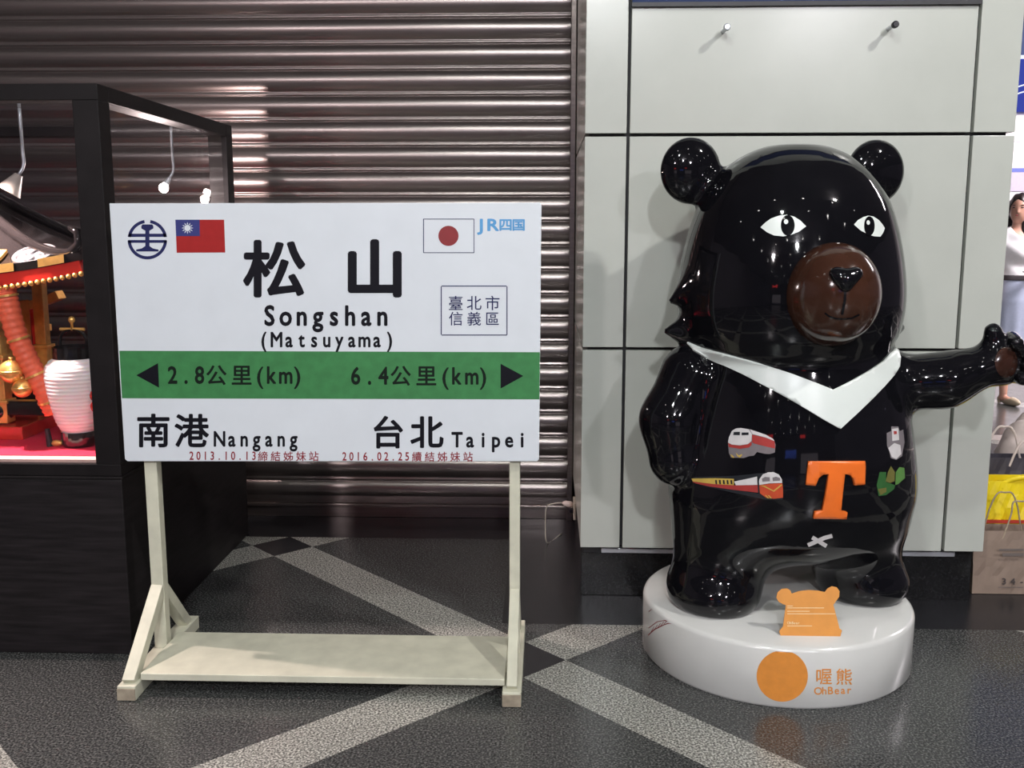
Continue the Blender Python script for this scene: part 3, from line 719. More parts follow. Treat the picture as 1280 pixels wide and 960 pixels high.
def field_nose(p):
    d = smin(s_ell(p, Pn[0], (.022, .022, .020)), s_ell(p, Pn[1], (.022, .022, .020)), .03); d = smin(d, s_ell(p, Pn[2], (.020, .018, .022)), .03); return smin(d, s_ell(p, Pn[3], (.030, .022, .022)), .02)
sdf_obj('nose', field_nose, Pn.min(0)-.05, Pn.max(0)+.05, .006, MT['bear'], bear)
decal('mouth', [(MT['bear'], [stroke([(1056.5, 360), (1056, 375), (1052.5, 393)], 3.2), stroke([(1031, 391), (1037, 395.5), (1045, 398), (1054, 398.5), (1064, 397.5), (1074, 393)], 2.0)])], mz, bear, .0015, 4.0)
k_ = 2.56
EL = [(437, 318), (452, 303), (470, 290), (495, 281), (520, 278), (545, 284), (565, 297), (583, 315), (560, 332), (535, 342), (510, 347), (480, 344), (458, 334)]
ER = [(735, 309), (748, 295), (765, 285), (780, 281), (797, 283), (815, 295), (826, 308), (834, 321), (828, 336), (820, 348), (800, 347), (778, 340), (755, 327)]
for pts, (cx, cy), rx, ry in ((EL, (524, 312), 22, 33), (ER, (784, 314), 17, 31)):
    decal('eye', [(MT['white_lacquer'], [T(poly(*pts), 780, 160, k_)]), (MT['bear'], [T(circ(cx, cy, rx, 28, ry), 780, 160, k_)]), (MT['white_lacquer'], [T(circ(cx-rx*.25, cy-ry*.35, rx*.32, 16, ry*.24), 780, 160, k_)])], skin_of, bear, .0012, 4.0)
VCOL = [(204, 684), (250, 703), (320, 722), (400, 743), (470, 764), (540, 788), (610, 815), (667, 838), (720, 812), (780, 778), (830, 745), (866, 706), (876, 715), (882, 738), (879, 765), (862, 790), (830, 826), (790, 868), (745, 912), (690, 963), (640, 935), (560, 886), (500, 852), (440, 820), (380, 788), (320, 760), (260, 735), (220, 712)]
decal('chest_chevron', [(MT['white_lacquer'], [T(poly(*VCOL), 780, 160, k_)])], skin_of, bear, .007, 7.0, .004, 'white V shaped band round the neck')
TT = [(588, 144), (766, 143), (768, 160), (766, 218), (735, 221), (730, 200), (720, 188), (703, 185), (697, 240), (691, 300), (711, 305), (708, 327), (604, 325), (608, 304), (632, 300), (642, 250), (652, 185), (634, 187), (621, 197), (611, 222), (580, 219)]
decal('chest_letter', [(MT['orange'], [T(poly(*TT), 780, 520, k_)])], skin_of, bear, .009, 7.0, .004, 'raised orange letter T')
XX = [stroke([(588, 413), (607, 405), (640, 390), (666, 383)], 13), stroke([(602, 388), (622, 400), (648, 416)], 13)]
decal('belly_cross', [(MT['p_white'], [T(x, 780, 520, k_) for x in XX])], skin_of, bear, .001, 5.0)
def D8(*pts): return T(poly(*pts), 850, 520, 8.0)
decal('engine_picture', [
 (MT['p_grey'], [D8((482, 290), (490, 215), (520, 145), (560, 124), (610, 118), (700, 132), (860, 186), (930, 226), (957, 285), (948, 365), (900, 380), (850, 378), (770, 360), (740, 395), (690, 402), (640, 420), (510, 416), (490, 370))]),
 (MT['p_white'], [D8((482, 265), (492, 210), (520, 150), (560, 126), (610, 120), (690, 134), (720, 180), (715, 250), (680, 280), (600, 293), (520, 285)), D8((700, 134), (860, 188), (930, 228), (945, 250), (860, 215), (725, 180))]),
 (MT['p_red'], [D8((722, 186), (860, 218), (945, 252), (952, 325), (860, 305), (742, 275), (722, 262)), D8((482, 268), (520, 288), (600, 296), (680, 283), (718, 255), (718, 290), (690, 315), (600, 328), (490, 310))]),
 (MT['p_dark'], [D8((540, 160), (602, 158), (600, 192), (534, 190)), D8((618, 165), (688, 164), (688, 190), (618, 192))]),
 (MT['p_yellow'], [D8((505, 385), (520, 385), (550, 415), (530, 418)), D8((560, 365), (590, 395), (620, 380), (625, 390), (600, 418), (575, 400))])], skin_of, bear, .0008, 3.0, None, 'picture of a red and white locomotive')
decal('train_picture', [
 (MT['p_dark'], [D8((140, 610), (540, 598), (720, 580), (850, 568), (800, 640), (130, 640)), D8((200, 690), (560, 740), (800, 775), (1030, 815), (1025, 835), (850, 835), (500, 760))]),
 (MT['p_yellow'], [D8((115, 625), (350, 622), (540, 628), (540, 692), (340, 680), (130, 655))]),
 (MT['p_red'], [D8((120, 655), (340, 680), (540, 692), (785, 690), (785, 766), (540, 738), (300, 705), (160, 675))]),
 (MT['p_white'], [D8((542, 655), (700, 622), (772, 604), (776, 688), (560, 692)), D8((785, 690), (795, 630), (830, 582), (880, 562), (935, 560), (990, 585), (1020, 635), (1022, 668), (900, 672))]),
 (MT['p_orange'], [D8((785, 692), (900, 676), (1023, 670), (1030, 740), (1030, 815), (940, 825), (860, 815), (800, 770))]),
 (MT['p_grey'], [D8((820, 625), (850, 608), (898, 612), (900, 650), (825, 656)), D8((925, 615), (960, 605), (1000, 618), (1002, 645), (928, 650))]),
 (MT['p_dark'], [D8((775, 600), (788, 600), (800, 770), (782, 768))] + [D8((355+i*38, 640), (372+i*38, 640), (376+i*38, 682), (360+i*38, 680)) for i in range(5)]),
 (MT['p_yellow'], [D8((800, 692), (850, 696), (935, 742), (1000, 690), (1022, 680), (1020, 690), (940, 755), (845, 708))] + [D8((850+i*30, 790), (862+i*30, 790), (900+i*30-10, 820), (885+i*30-10, 820)) for i in range(2)])], skin_of, bear, .0008, 3.0, None, 'picture of an orange and white train with yellow coaches')
def D5(*pts): return T(poly(*pts), 1070, 520, 8.0)
decal('badge_picture', [(MT['p_grey'], [D5((305, 170), (350, 150), (350, 105), (420, 105), (435, 150), (470, 135), (484, 260), (470, 330), (460, 400), (400, 440), (345, 420), (330, 350), (308, 300))]),
 (MT['p_white'], [D5((355, 130), (420, 120), (428, 240), (360, 250)), D5((320, 320), (380, 270), (440, 290), (450, 380), (400, 430), (355, 410))]), (MT['p_red'], [D5((372, 150), (402, 150), (405, 180), (375, 185))])], skin_of, bear, .0008, 3.0)
decal('green_engine_picture', [(MT['p_green'], [D5((205, 690), (235, 560), (300, 560), (300, 660), (390, 690), (380, 730), (300, 790), (225, 800))]), (MT['p_leaf'], [D5((395, 560), (430, 510), (480, 518), (487, 620), (420, 680), (390, 690))]), (MT['p_olive'], [D5((292, 655), (315, 560), (345, 498), (385, 560), (382, 650), (340, 668)), D5((215, 730), (300, 715), (300, 760), (240, 790))])], skin_of, bear, .0008, 3.0)
decal('paw_pad', [(MT['pad'], [circ(1257.5, 453, 14, 36, 19)])], skin_of, bear, .002, 4.0, .003, 'brown paw pad')

# ================================================================== glass display case
CX0, CX1, CY0, CY1, CZ = -3.35, -1.46, 3.30, 4.70, 1.955
LEDGE = 0.635
case = thing('display_case', ((CX0+CX1)/2, 4.0, 0), 'dark wood display case with glass sides left of the sign', 'display case')
obj('base_cabinet', B(CX0, CX1, CY0, CY1, 0.0, LEDGE), MT['cabinet'], case, bevel=.004)
bm = B(CX0-.004, CX1+.004, CY0-.004, CY1+.004, LEDGE, LEDGE+.012); box(bm, CX0, CX1, CY0, CY1, LEDGE+.012, .690)
obj('base_rail', bm, MT['case_frame'], case, bevel=.003)
PW = .086
for x0 in (CX0, CX1-PW):
    for y0 in (CY0, CY1-PW):
        obj('corner_post', B(x0, x0+PW, y0, y0+PW, .69, CZ-.052), MT['case_frame'], case, bevel=.002)
for a in ((CX0, CX1, CY0, CY0+PW), (CX0, CX1, CY1-PW, CY1), (CX0, CX0+PW, CY0+PW, CY1-PW), (CX1-PW, CX1, CY0+PW, CY1-PW)):
    obj('top_rail', B(*a, CZ-.052, CZ), MT['case_frame'], case, bevel=.002)
gy = .012
obj('glass_pane', B(CX0+PW, CX1-PW, CY0+gy, CY0+gy+.006, .69, CZ-.052), MT['glass'], case)
obj('glass_pane', B(CX0+PW, CX1-PW, CY1-gy-.006, CY1-gy, .69, CZ-.052), MT['glass'], case)
obj('glass_pane', B(CX1-gy-.006, CX1-gy, CY0+PW, CY1-PW, .69, CZ-.052), MT['glass'], case)
obj('glass_pane', B(CX0+gy, CX0+gy+.006, CY0+PW, CY1-PW, .69, CZ-.052), MT['glass'], case)
obj('glass_top', B(CX0+PW, CX1-PW, CY0+PW, CY1-PW, CZ-.03, CZ-.022), MT['glass'], case)
obj('red_cloth', B(CX0+.03, CX1-.03, CY0+.075, CY1-.03, .69, .702), MT['redcloth'], case)
obj('inner_ledge', B(CX0+PW, CX1-PW, CY0+.022, CY0+.074, .69, .700), MT['pinkwood'], case)
FZ = .702

# halogen spots inside the case
def spot(x, y, z, label, lit, shade=True):
    zt_ = CZ-.031
    t = thing('halogen_spot', (x, y, zt_), label, 'lamp')
    bm = bmesh.new(); tube(bm, smooth_curve([(x, y, zt_), (x, y, z+.16), (x, y, z+.10), (x-.015, y-.01, z+.065)], 5), .006, 10); obj('stem', bm, MT['steel'], t, smooth=True)
    d = Vector((-.45, -.25, -.85)).normalized(); p = Vector((x-.015, y-.01, z+.065))
    if shade:
        bm = bmesh.new(); tube(bm, [p, p+d*.03, p+d*.075], [.014, .026, .045], 18, cap=False); obj('shade', bm, MT['frost'], t, smooth=True)
    else:
        bm = bmesh.new(); tube(bm, [p, p+d*.03], [.010, .014], 14); obj('socket', bm, MT['steel'], t)
    bm = bmesh.new(); ball(bm, tuple(p+d*.05), .014 if shade else .020, 12, 8); obj('bulb', bm, MT['bulb'] if lit else MT['frost'], t, smooth=True)
    if lit:
        l = bpy.data.lights.new('halogen_light', lit[0]); l.energy = lit[1]; l.color = (1.0, .80, .75); l.shadow_soft_size = .02
        o = bpy.data.objects.new('halogen_light', l); C.objects.link(o); o.parent = t
        q = p+d*.09; o.location = q-Vector(t.location)
        if lit[0] == 'SPOT':
            l.spot_size = math.radians(100); l.spot_blend = .6; o.rotation_euler = (Vector(lit[2])-q).to_track_quat('-Z', 'Y').to_euler()
spot(-1.93, 3.70, 1.62, 'small unlit frosted halogen spot hanging at the front of the display case', None)
spot(-1.64, 4.42, 1.64, 'bare glowing halogen bulb at the back corner of the display case', ('POINT', 22), False)
spot(-2.06, 3.42, 1.80, 'lit halogen spot above the front glass of the display case', ('SPOT', 240, (-1.80, 3.58, .78)))

# paper lantern
LXc, LYc = -1.715, 3.545
lt = thing('paper_lantern', (LXc, LYc, FZ), 'white ribbed paper lantern with black rims on the red cloth', 'lantern')
pr = []
LT = [(0, .056), (.06, .066), (.15, .077), (.35, .093), (.55, .104), (.75, .109), (.88, .102), (.96, .086), (1, .070)]
for i in range(81):
    t_ = i/80; pr.append((float(np.interp(t_, [a for a, _ in LT], [b_ for _, b_ in LT])) + .0011*math.cos(t_*2*math.pi*20), .052+.275*t_))
obj('paper_body', lathe(bmesh.new(), pr, (LXc, LYc, FZ), 40), MT['paper'], lt, smooth=True)
obj('bottom_rim', lathe(bmesh.new(), [(0, 0), (.058, 0), (.064, .01), (.064, .056), (0, .056)], (LXc, LYc, FZ), 32), MT['blacklac'], lt)
obj('top_rim', lathe(bmesh.new(), [(0, .32), (.074, .32), (.074, .365), (.066, .367), (.066, .36), (0, .36)], (LXc, LYc, FZ), 32), MT['blacklac'], lt)
bm = bmesh.new()
tube(bm, smooth_curve([(LXc-.05, LYc, FZ+.365), (LXc-.045, LYc, FZ+.40), (LXc-.02, LYc, FZ+.425), (LXc+.02, LYc, FZ+.425), (LXc+.045, LYc, FZ+.40), (LXc+.05, LYc, FZ+.365)]), .006, 10)
obj('handle', bm, MT['blacklac'], lt, smooth=True)
bm = bmesh.new(); tube(bm, [(LXc-.045, LYc, FZ+.428), (LXc+.045, LYc, FZ+.428)], .006, 10); obj('crossbar', bm, MT['gold'], lt)
bm = bmesh.new(); lathe(bm, [(0, .43), (.005, .43), (.005, .45), (.011, .456), (.012, .463), (.008, .472), (0, .475)], (LXc, LYc, FZ), 14)
obj('finial', bm, MT['gold'], lt, smooth=True)
bm = bmesh.new()
for zz in (.155, .195): ball(bm, (LXc+.092, LYc-.062, FZ+zz), (.016, .008, .02), 12, 8)
obj('red_mark', bm, MT['redlac'], lt, smooth=True)
pg = thing('lantern_peg', (-1.815, 3.52, FZ), 'short dark peg standing on the red cloth beside the lantern', 'peg')
bm = bmesh.new(); tube(bm, [(-1.815, 3.52, FZ), (-1.822, 3.52, FZ+.065)], [.012, .009], 10); obj('shaft', bm, MT['dark_metal'], pg)
bm = bmesh.new(); ball(bm, (-1.79, 3.52, FZ+.012), (.02, .012, .012), 12, 8); obj('toe', bm, MT['gold'], pg)

# portable shrine
SX, SYc = -2.33, 3.86
sr = thing('portable_shrine', (SX, SYc, FZ), 'black roofed gilt portable shrine with red rope inside the display case', 'shrine')
obj('base_frame', B(SX-.36, SX+.36, SYc-.24, SYc+.24, FZ, FZ+.05), MT['redlac'], sr, bevel=.004)
for s in (-1, 1):
    bm = B(SX-.52, SX+.46, SYc+s*.17-.025, SYc+s*.17+.025, FZ+.085, FZ+.14); p = obj('carrying_pole', bm, MT['blacklac'], sr, bevel=.004)
    obj('pole_cap', B(SX+.46, SX+.475, SYc+s*.17-.028, SYc+s*.17+.028, FZ+.082, FZ+.143), MT['gold'], p, bevel=.003)
obj('shrine_body', B(SX-.22, SX+.22, SYc-.13, SYc+.15, FZ+.14, FZ+.50), MT['gold'], sr, bevel=.004)
bm = bmesh.new()
for i in range(5): box(bm, SX-.18+i*.08, SX-.14+i*.08, SYc-.136, SYc-.129, FZ+.20, FZ+.45)
obj('door_panel', bm, MT['redlac'], sr)
for sxx in (-1, 1):
    for syy in (-1, 1):
        cx_, cy_ = SX+sxx*.255, SYc+syy*.17
        bm = bmesh.new()
        for z0, z1, r in ((FZ+.055, FZ+.13, .030), (FZ+.13, FZ+.145, .036), (FZ+.145, FZ+.30, .026), (FZ+.30, FZ+.315, .034), (FZ+.315, FZ+.60, .022)): box(bm, cx_-r, cx_+r, cy_-r, cy_+r, z0, z1)
        p = obj('corner_column', bm, MT['gold'], sr, bevel=.003)
        bm = bmesh.new(); ball(bm, (cx_, cy_-.031, FZ+.10), (.018, .006, .024), 14, 8); ball(bm, (cx_+.031, cy_, FZ+.095), (.006, .018, .024), 14, 8); obj('boss', bm, MT['blacklac'], p, smooth=True)
# curved roof
RXh, RYh, RZ0, RZ1 = .72, .42, FZ+.635, FZ+1.02
def roofz(u, v, dz=0):   # u,v in -1..1
    m_ = max(abs(u), abs(v)); c_ = (abs(u)*abs(v))**2
    return RZ0 + (RZ1-RZ0)*(1-m_)**1.55 + .075*c_*m_ + dz
bm = bmesh.new(); N_ = 28; g = [[bm.verts.new((SX+RXh*(-1+2*i/N_), SYc+RYh*(-1+2*j/N_), roofz(-1+2*i/N_, -1+2*j/N_))) for j in range(N_+1)] for i in range(N_+1)]
h_ = [[bm.verts.new((SX+RXh*(-1+2*i/N_), SYc+RYh*(-1+2*j/N_), roofz(-1+2*i/N_, -1+2*j/N_, -.028))) for j in range(N_+1)] for i in range(N_+1)]
for i in range(N_):
    for j in range(N_):
        bm.faces.new((g[i][j], g[i+1][j], g[i+1][j+1], g[i][j+1])); bm.faces.new((h_[i][j], h_[i][j+1], h_[i+1][j+1], h_[i+1][j]))
for k in range(N_):
    for a, b2, c_, d_ in ((g[k][0], g[k+1][0], h_[k+1][0], h_[k][0]), (g[k][N_], g[k+1][N_], h_[k+1][N_], h_[k][N_]), (g[0][k], g[0][k+1], h_[0][k+1], h_[0][k]), (g[N_][k], g[N_][k+1], h_[N_][k+1], h_[N_][k])): bm.faces.new((a, b2, c_, d_))
bmesh.ops.recalc_face_normals(bm, faces=bm.faces)
roof = obj('roof', bm, MT['blacklac'], sr, smooth=True); e = roof.modifiers.new('edge', 'EDGE_SPLIT'); e.split_angle = math.radians(50)
for a, b2 in ((1, 1), (1, -1), (-1, 1), (-1, -1)):
    bm = bmesh.new(); pts = [(SX+RXh*a*t_, SYc+RYh*b2*t_, roofz(a*t_, b2*t_, .012)) for t_ in np.linspace(.08, .93, 16)]
    pts += [(SX+RXh*a*.99, SYc+RYh*b2*.99, pts[-1][2]+.03), (SX+RXh*a*.98, SYc+RYh*b2*.98, pts[-1][2]+.07), (SX+RXh*a*.93, SYc+RYh*b2*.93, pts[-1][2]+.085)]
    tube(bm, pts, [.020]*16+[.019, .016, .010], 12); obj('hip_ridge', bm, MT['blacklac'], roof, smooth=True)
for i in range(8):
    bm = bmesh.new()
    for s in (-1,):
        u0 = -1+.25*i+.03; u1 = u0+.13
        for (ua, ub) in ((u0, u1),):
            n = 4
            for q in range(n):
                a_ = ua+(ub-ua)*q/n; b_ = ua+(ub-ua)*(q+1)/n
                za, zb = roofz(a_, -1), roofz(b_, -1)
                vs = [bm.verts.new(v) for v in ((SX+RXh*a_, SYc-RYh-.004, za-.026), (SX+RXh*b_, SYc-RYh-.004, zb-.026), (SX+RXh*b_, SYc-RYh-.004, zb+.003), (SX+RXh*a_, SYc-RYh-.004, za+.003))]; bm.faces.new(vs)
                vs2 = [bm.verts.new(v) for v in ((SX+RXh*a_, SYc-RYh-.004, za+.003), (SX+RXh*b_, SYc-RYh-.004, zb+.003), (SX+RXh*b_, SYc-RYh+.02, zb+.004), (SX+RXh*a_, SYc-RYh+.02, za+.004))]; bm.faces.new(vs2)
    obj('eave_plate', bm, MT['gold'], roof)
bm = bmesh.new()
pts = [(SX+RXh*u*.985, SYc-RYh*.97, roofz(u, 1)-.05) for u in np.linspace(-1, 1, 25)]
for p_, q_ in zip(pts, pts[1:]): bar(bm, p_, q_, .02, .042, (0, 1, 0))
obj('eave_board', bm, MT['redlac'], roof)
bm = bmesh.new()
for i in range(64):
    u = -1+2*i/63; ball(bm, (SX+RXh*u*.985, SYc-RYh*.99, roofz(u, -1)-.078), .0095, 8, 6)
obj('gilt_chain', bm, MT['gold'], roof, smooth=True)
def crest(u, v):
    c0 = Vector((SX+RXh*u, SYc+RYh*v, roofz(u, v))); du = Vector((SX+RXh*(u+.02), SYc+RYh*v, roofz(u+.02, v)))-c0; dv = Vector((SX+RXh*u, SYc+RYh*(v+.02), roofz(u, v+.02)))-c0
    n = du.cross(dv).normalized(); n = n if n.z > 0 else -n; R_ = n.to_track_quat('Z', 'Y').to_matrix()
    bm = bmesh.new(); lathe(bm, [(0, .004), (.060, .004), (.062, .012), (.074, .012), (.076, -.01)], (0, 0, 0), 30)
    for k in range(3):
        a = 2*math.pi*k/3+.5; lathe(bm, [(0, .013), (.018, .011), (.023, .003)], (.032*math.cos(a), .032*math.sin(a), 0), 14)
    bmesh.ops.transform(bm, matrix=Matrix.Translation(c0+n*.002) @ R_.to_4x4(), verts=bm.verts)
    return obj('crest', bm, MT['silver'], roof)
crest(.70, -.78); crest(-.70, -.78); crest(0, -.70)
for u in (.52, -.52):
    bm = bmesh.new(); x = SX+RXh*u
    for q in range(10):
        v0, v1 = -1.02+q*.03, -1.02+(q+1)*.03
        bar(bm, (x, SYc+RYh*v0, roofz(u, max(-1, v0))+.012), (x, SYc+RYh*v1, roofz(u, max(-1, v1))+.012), .035, .012)
    bar(bm, (x, SYc-RYh*1.02, roofz(u, -1)+.012), (x, SYc-RYh*1.02, roofz(u, -1)-.075), .035, .012)
    obj('gilt_bracket', bm, MT['gold'], roof)
for s in (1, -1):   # red rope with its gold ties, falling from the eave
    base = [(SX+s*.415, 3.48, 1.285), (SX+s*.42, 3.48, 1.245), (SX+s*.44, 3.48, 1.13), (SX+s*.475, 3.49, 1.02), (SX+s*.515, 3.50, .92), (SX+s*.54, 3.52, .83)]
    ps = smooth_curve(base, 18); bm = bmesh.new()
    tube(bm, ps, [.036+.0022*math.sin(i*1.75) for i in range(len(ps))], 18); rp = obj('rope', bm, mat('red_orange_rope', (.78, .13, .06), .55, 0, .12, 80), sr, smooth=True)
    for t_ in (14, 40, 62, 80):
        bm = bmesh.new(); p_ = Vector(ps[t_]); q_ = Vector(ps[min(t_+1, len(ps)-1)]); tube(bm, [p_, p_+(q_-p_).normalized()*.008], .040, 18)
        obj('rope_tie', bm, MT['gold'], rp)
    for bx_, bz_, br_ in ((SX+s*.420, .985, .042), (SX+s*.455, .925, .034)):
        bm = bmesh.new(); ball(bm, (bx_, 3.47, bz_), br_, 24, 14); tube(bm, [(bx_, 3.47, bz_+br_*.9), (bx_, 3.47, bz_+br_*1.25)], .008, 10)
        bl = obj('bell', bm, MT['gold'], sr, smooth=True)
        bm = bmesh.new(); lathe(bm, [(br_*1.0, -.006), (br_*1.07, -.004), (br_*1.07, .004), (br_*1.0, .006)], (bx_, 3.47, bz_), 24); obj('bell_rim', bm, MT['gold'], bl)
obj('roof_finial', lathe(bmesh.new(), [(0, -.03), (.05, -.03), (.055, .0), (.03, .02), (.045, .05), (.02, .09), (0, .10)], (SX, SYc, RZ1), 20), MT['gold'], roof, smooth=True)

# small torii gate beside the shrine
tg = thing('torii_gate', (-2.47, 4.46, FZ), 'miniature red and gold torii gate behind the rope in the display case', 'torii gate')
TYY = 4.46
bm = bmesh.new(); ps = [(-2.47+.27*u, TYY, FZ+.43+.06*abs(u)**2.2) for u in np.linspace(-1, 1, 17)]
for p_, q_ in zip(ps, ps[1:]): bar(bm, p_, q_, .07, .038, (0, 1, 0))
obj('top_beam', bm, MT['gold'], tg)
obj('tie_beam', B(-2.68, -2.26, TYY-.018, TYY+.018, FZ+.325, FZ+.355), MT['gold'], tg, bevel=.002)
for x in (-2.605, -2.335):
    bm = bmesh.new(); tube(bm, [(x+.012*(1 if x < -2.5 else -1)*-1, TYY, FZ), (x, TYY, FZ+.43)], [.026, .021], 14); obj('post', bm, MT['redlac'], tg)
    obj('post_foot', lathe(bmesh.new(), [(0, 0), (.034, 0), (.034, .06), (.028, .065), (0, .065)], (x+(-.012 if x < -2.5 else .012), TYY, FZ), 16), MT['blacklac'], tg)
obj('centre_tablet', B(-2.49, -2.45, TYY-.022, TYY+.02, FZ+.355, FZ+.415), MT['gold'], tg)

# ================================================================== bags beside the pillar
def bag_bm(x0, x1, y0, y1, z1, taper=.0, n=14, dent=.006, seed=1):
    """open topped gusseted paper bag"""
    rng = random.Random(seed); bm = bmesh.new(); rings = []
    for k in range(8):
        t_ = k/7; z = .002+(z1-.002)*t_; g_ = taper*t_; pts = []
        m_ = (y0+y1)/2
        for i in range(n+1): pts.append((x0+(x1-x0)*i/n, y0+g_))
        pts.append((x1-.03*t_, m_))
        for i in range(n+1): pts.append((x1-(x1-x0)*i/n, y1-g_))
        pts.append((x0+.03*t_, m_))
        rings.append([bm.verts.new((x, y+(rng.uniform(-dent, dent) if 0 < k < 7 else 0), z)) for x, y in pts])
    for a, b_ in zip(rings, rings[1:]):
        for i in range(len(a)): bm.faces.new((a[i], a[(i+1) % len(a)], b_[(i+1) % len(a)], b_[i]))
    bm.faces.new(rings[0][::-1]); bmesh.ops.recalc_face_normals(bm, faces=bm.faces); return bm
def solid(o, th=.002):
    s = o.modifiers.new('thick', 'SOLIDIFY'); s.thickness = th; return o
def handle(x0, x1, y, z0, z1, r, m, parent, lean=0.0):
    bm = bmesh.new(); xm = (x0+x1)/2
    tube(bm, smooth_curve([(x0, y, z0-.03), (x0+.01, y, z0), (x0+.03, y+lean*.5, z0+(z1-z0)*.6), (xm-.03, y+lean, z1-.004), (xm, y+lean, z1), (xm+.03, y+lean, z1-.004), (x1-.03, y+lean*.5, z0+(z1-z0)*.6), (x1-.01, y, z0), (x1, y, z0-.03)]), r, 8)
    return obj('handle', bm, m, parent, smooth=True)
kb = thing('paper_bag', (1.94, 4.08, 0), 'brown kraft paper bag with printed front standing beside the pillar', 'bag')
solid(obj('bag_body', bag_bm(1.757, 2.12, 4.0, 4.14, .264, .02, seed=3, dent=.003), MT['kraft'], kb))
handle(1.87, 2.0, 4.02, .255, .39, .0035, MT['twine'], kb); handle(1.83, 2.0, 4.12, .255, .40, .0035, MT['twine'], kb)
bf = on_plane((0, 3.9985, 0), (0, -1, 0))
decal('bag_lettering', [(MT['kraft_print'], row('34-', 1255, 1277, 723, 730.5, .02, 1.15)), (MT['kraft_grey'], [rect(1249, 686, 1279.5, 688.5), rect(1253, 691.5, 1279.5, 695.5), rect(1248, 733.6, 1279, 734.6)])], on_plane((0, 3.994, 0), (0, -1, 0)), kb, .0)
yb = thing('yellow_bag', (2.08, 4.34, 0), 'bright yellow bag with red trim behind the kraft paper bag', 'bag')
solid(obj('bag_body', bag_bm(1.90, 2.25, 4.26, 4.44, .405, .03, seed=5, dent=.008), MT['yellow'], yb))
obj('red_trim', B(1.898, 2.252, 4.262, 4.272, .225, .238), MT['redtrim'], yb)
bm = bmesh.new(); tube(bm, smooth_curve([(1.98, 4.30, .37), (2.0, 4.30, .40), (2.05, 4.28, .425), (2.12, 4.28, .425), (2.18, 4.30, .40), (2.2, 4.30, .37)]), .012, 10); obj('handle', bm, MT['yellow'], yb, smooth=True)
gb = thing('charcoal_bag', (2.22, 4.72, 0), 'charcoal shopping bag with white cord handles behind the yellow bag', 'bag')
solid(obj('bag_body', bag_bm(2.06, 2.42, 4.64, 4.80, .42, .03, seed=8), MT['greybag'], gb))
handle(2.18, 2.34, 4.67, .41, .50, .006, MT['whitebag'], gb); handle(2.10, 2.28, 4.77, .41, .55, .006, MT['whitebag'], gb)
wb = thing('white_bag', (2.62, 5.25, 0), 'rumpled white plastic bag behind the charcoal bag', 'bag')
def wbag(p):
    d = s_ell(p, (2.62, 5.25, .27), (.24, .17, .27)); d = smin(d, s_ell(p, (2.70, 5.22, .45), (.14, .10, .12)), .08)
    d += .012*np.sin(p[:, 0]*34+p[:, 2]*12)*np.sin(p[:, 2]*27+p[:, 1]*31) + .006*np.sin(p[:, 0]*70+p[:, 1]*52)
    return smax(d, .003-p[:, 2], .02)
sdf_obj('bag_body', wbag, (2.3, 5.0, -.02), (2.95, 5.5, .66), .02, MT['whitebag'], wb)
bm = bmesh.new(); tube(bm, smooth_curve([(2.55, 5.15, .50), (2.57, 5.14, .56), (2.63, 5.13, .60), (2.70, 5.13, .60), (2.76, 5.14, .55)]), .010, 8); obj('handle', bm, MT['whitebag'], wb, smooth=True)

# ================================================================== woman in the background
WX, WY = 3.935, 8.60; WA = math.radians(12)
w1 = np.array([math.cos(WA), math.sin(WA), 0]); w2 = np.array([math.sin(WA), -math.cos(WA), 0]); WO = np.array([WX, WY, 0.])
def wl(p):
    q = p-WO; return np.stack([q @ w1, q @ w2, p[:, 2]], 1)
HA = math.radians(-32); h1 = np.array([math.cos(HA), math.sin(HA), 0]); h2 = np.array([math.sin(HA), -math.cos(HA), 0])
def hl(p):   # head frame, turned to look at the viewer
    q = p-WO; return np.stack([q @ h1, q @ h2, p[:, 2]], 1)
def torso_f(q):
    d = s_ell(q, (0, 0, 1.30), (.165, .105, .20)); d = smin(d, s_ell(q, (0, .0, 1.02), (.165, .115, .17)), .08)
    d = smin(d, s_ell(q, (0, .045, 1.28), (.12, .09, .08)), .05); d = smin(d, s_cap(q, (-.15, -.01, 1.40), (.15, -.01, 1.40), .05, .05), .05); return d
LEGS = [((-.065, .01, .95), (-.065, .03, .50), (-.06, .05, .10)), ((.065, -.01, .95), (.04, -.03, .50), (-.055, -.33, .20))]
ARMS = [((-.185, -.01, 1.38), (-.232, -.02, 1.13), (-.235, .06, .92)), ((.185, -.01, 1.38), (.225, .03, 1.15), (.06, .215, 1.13))]
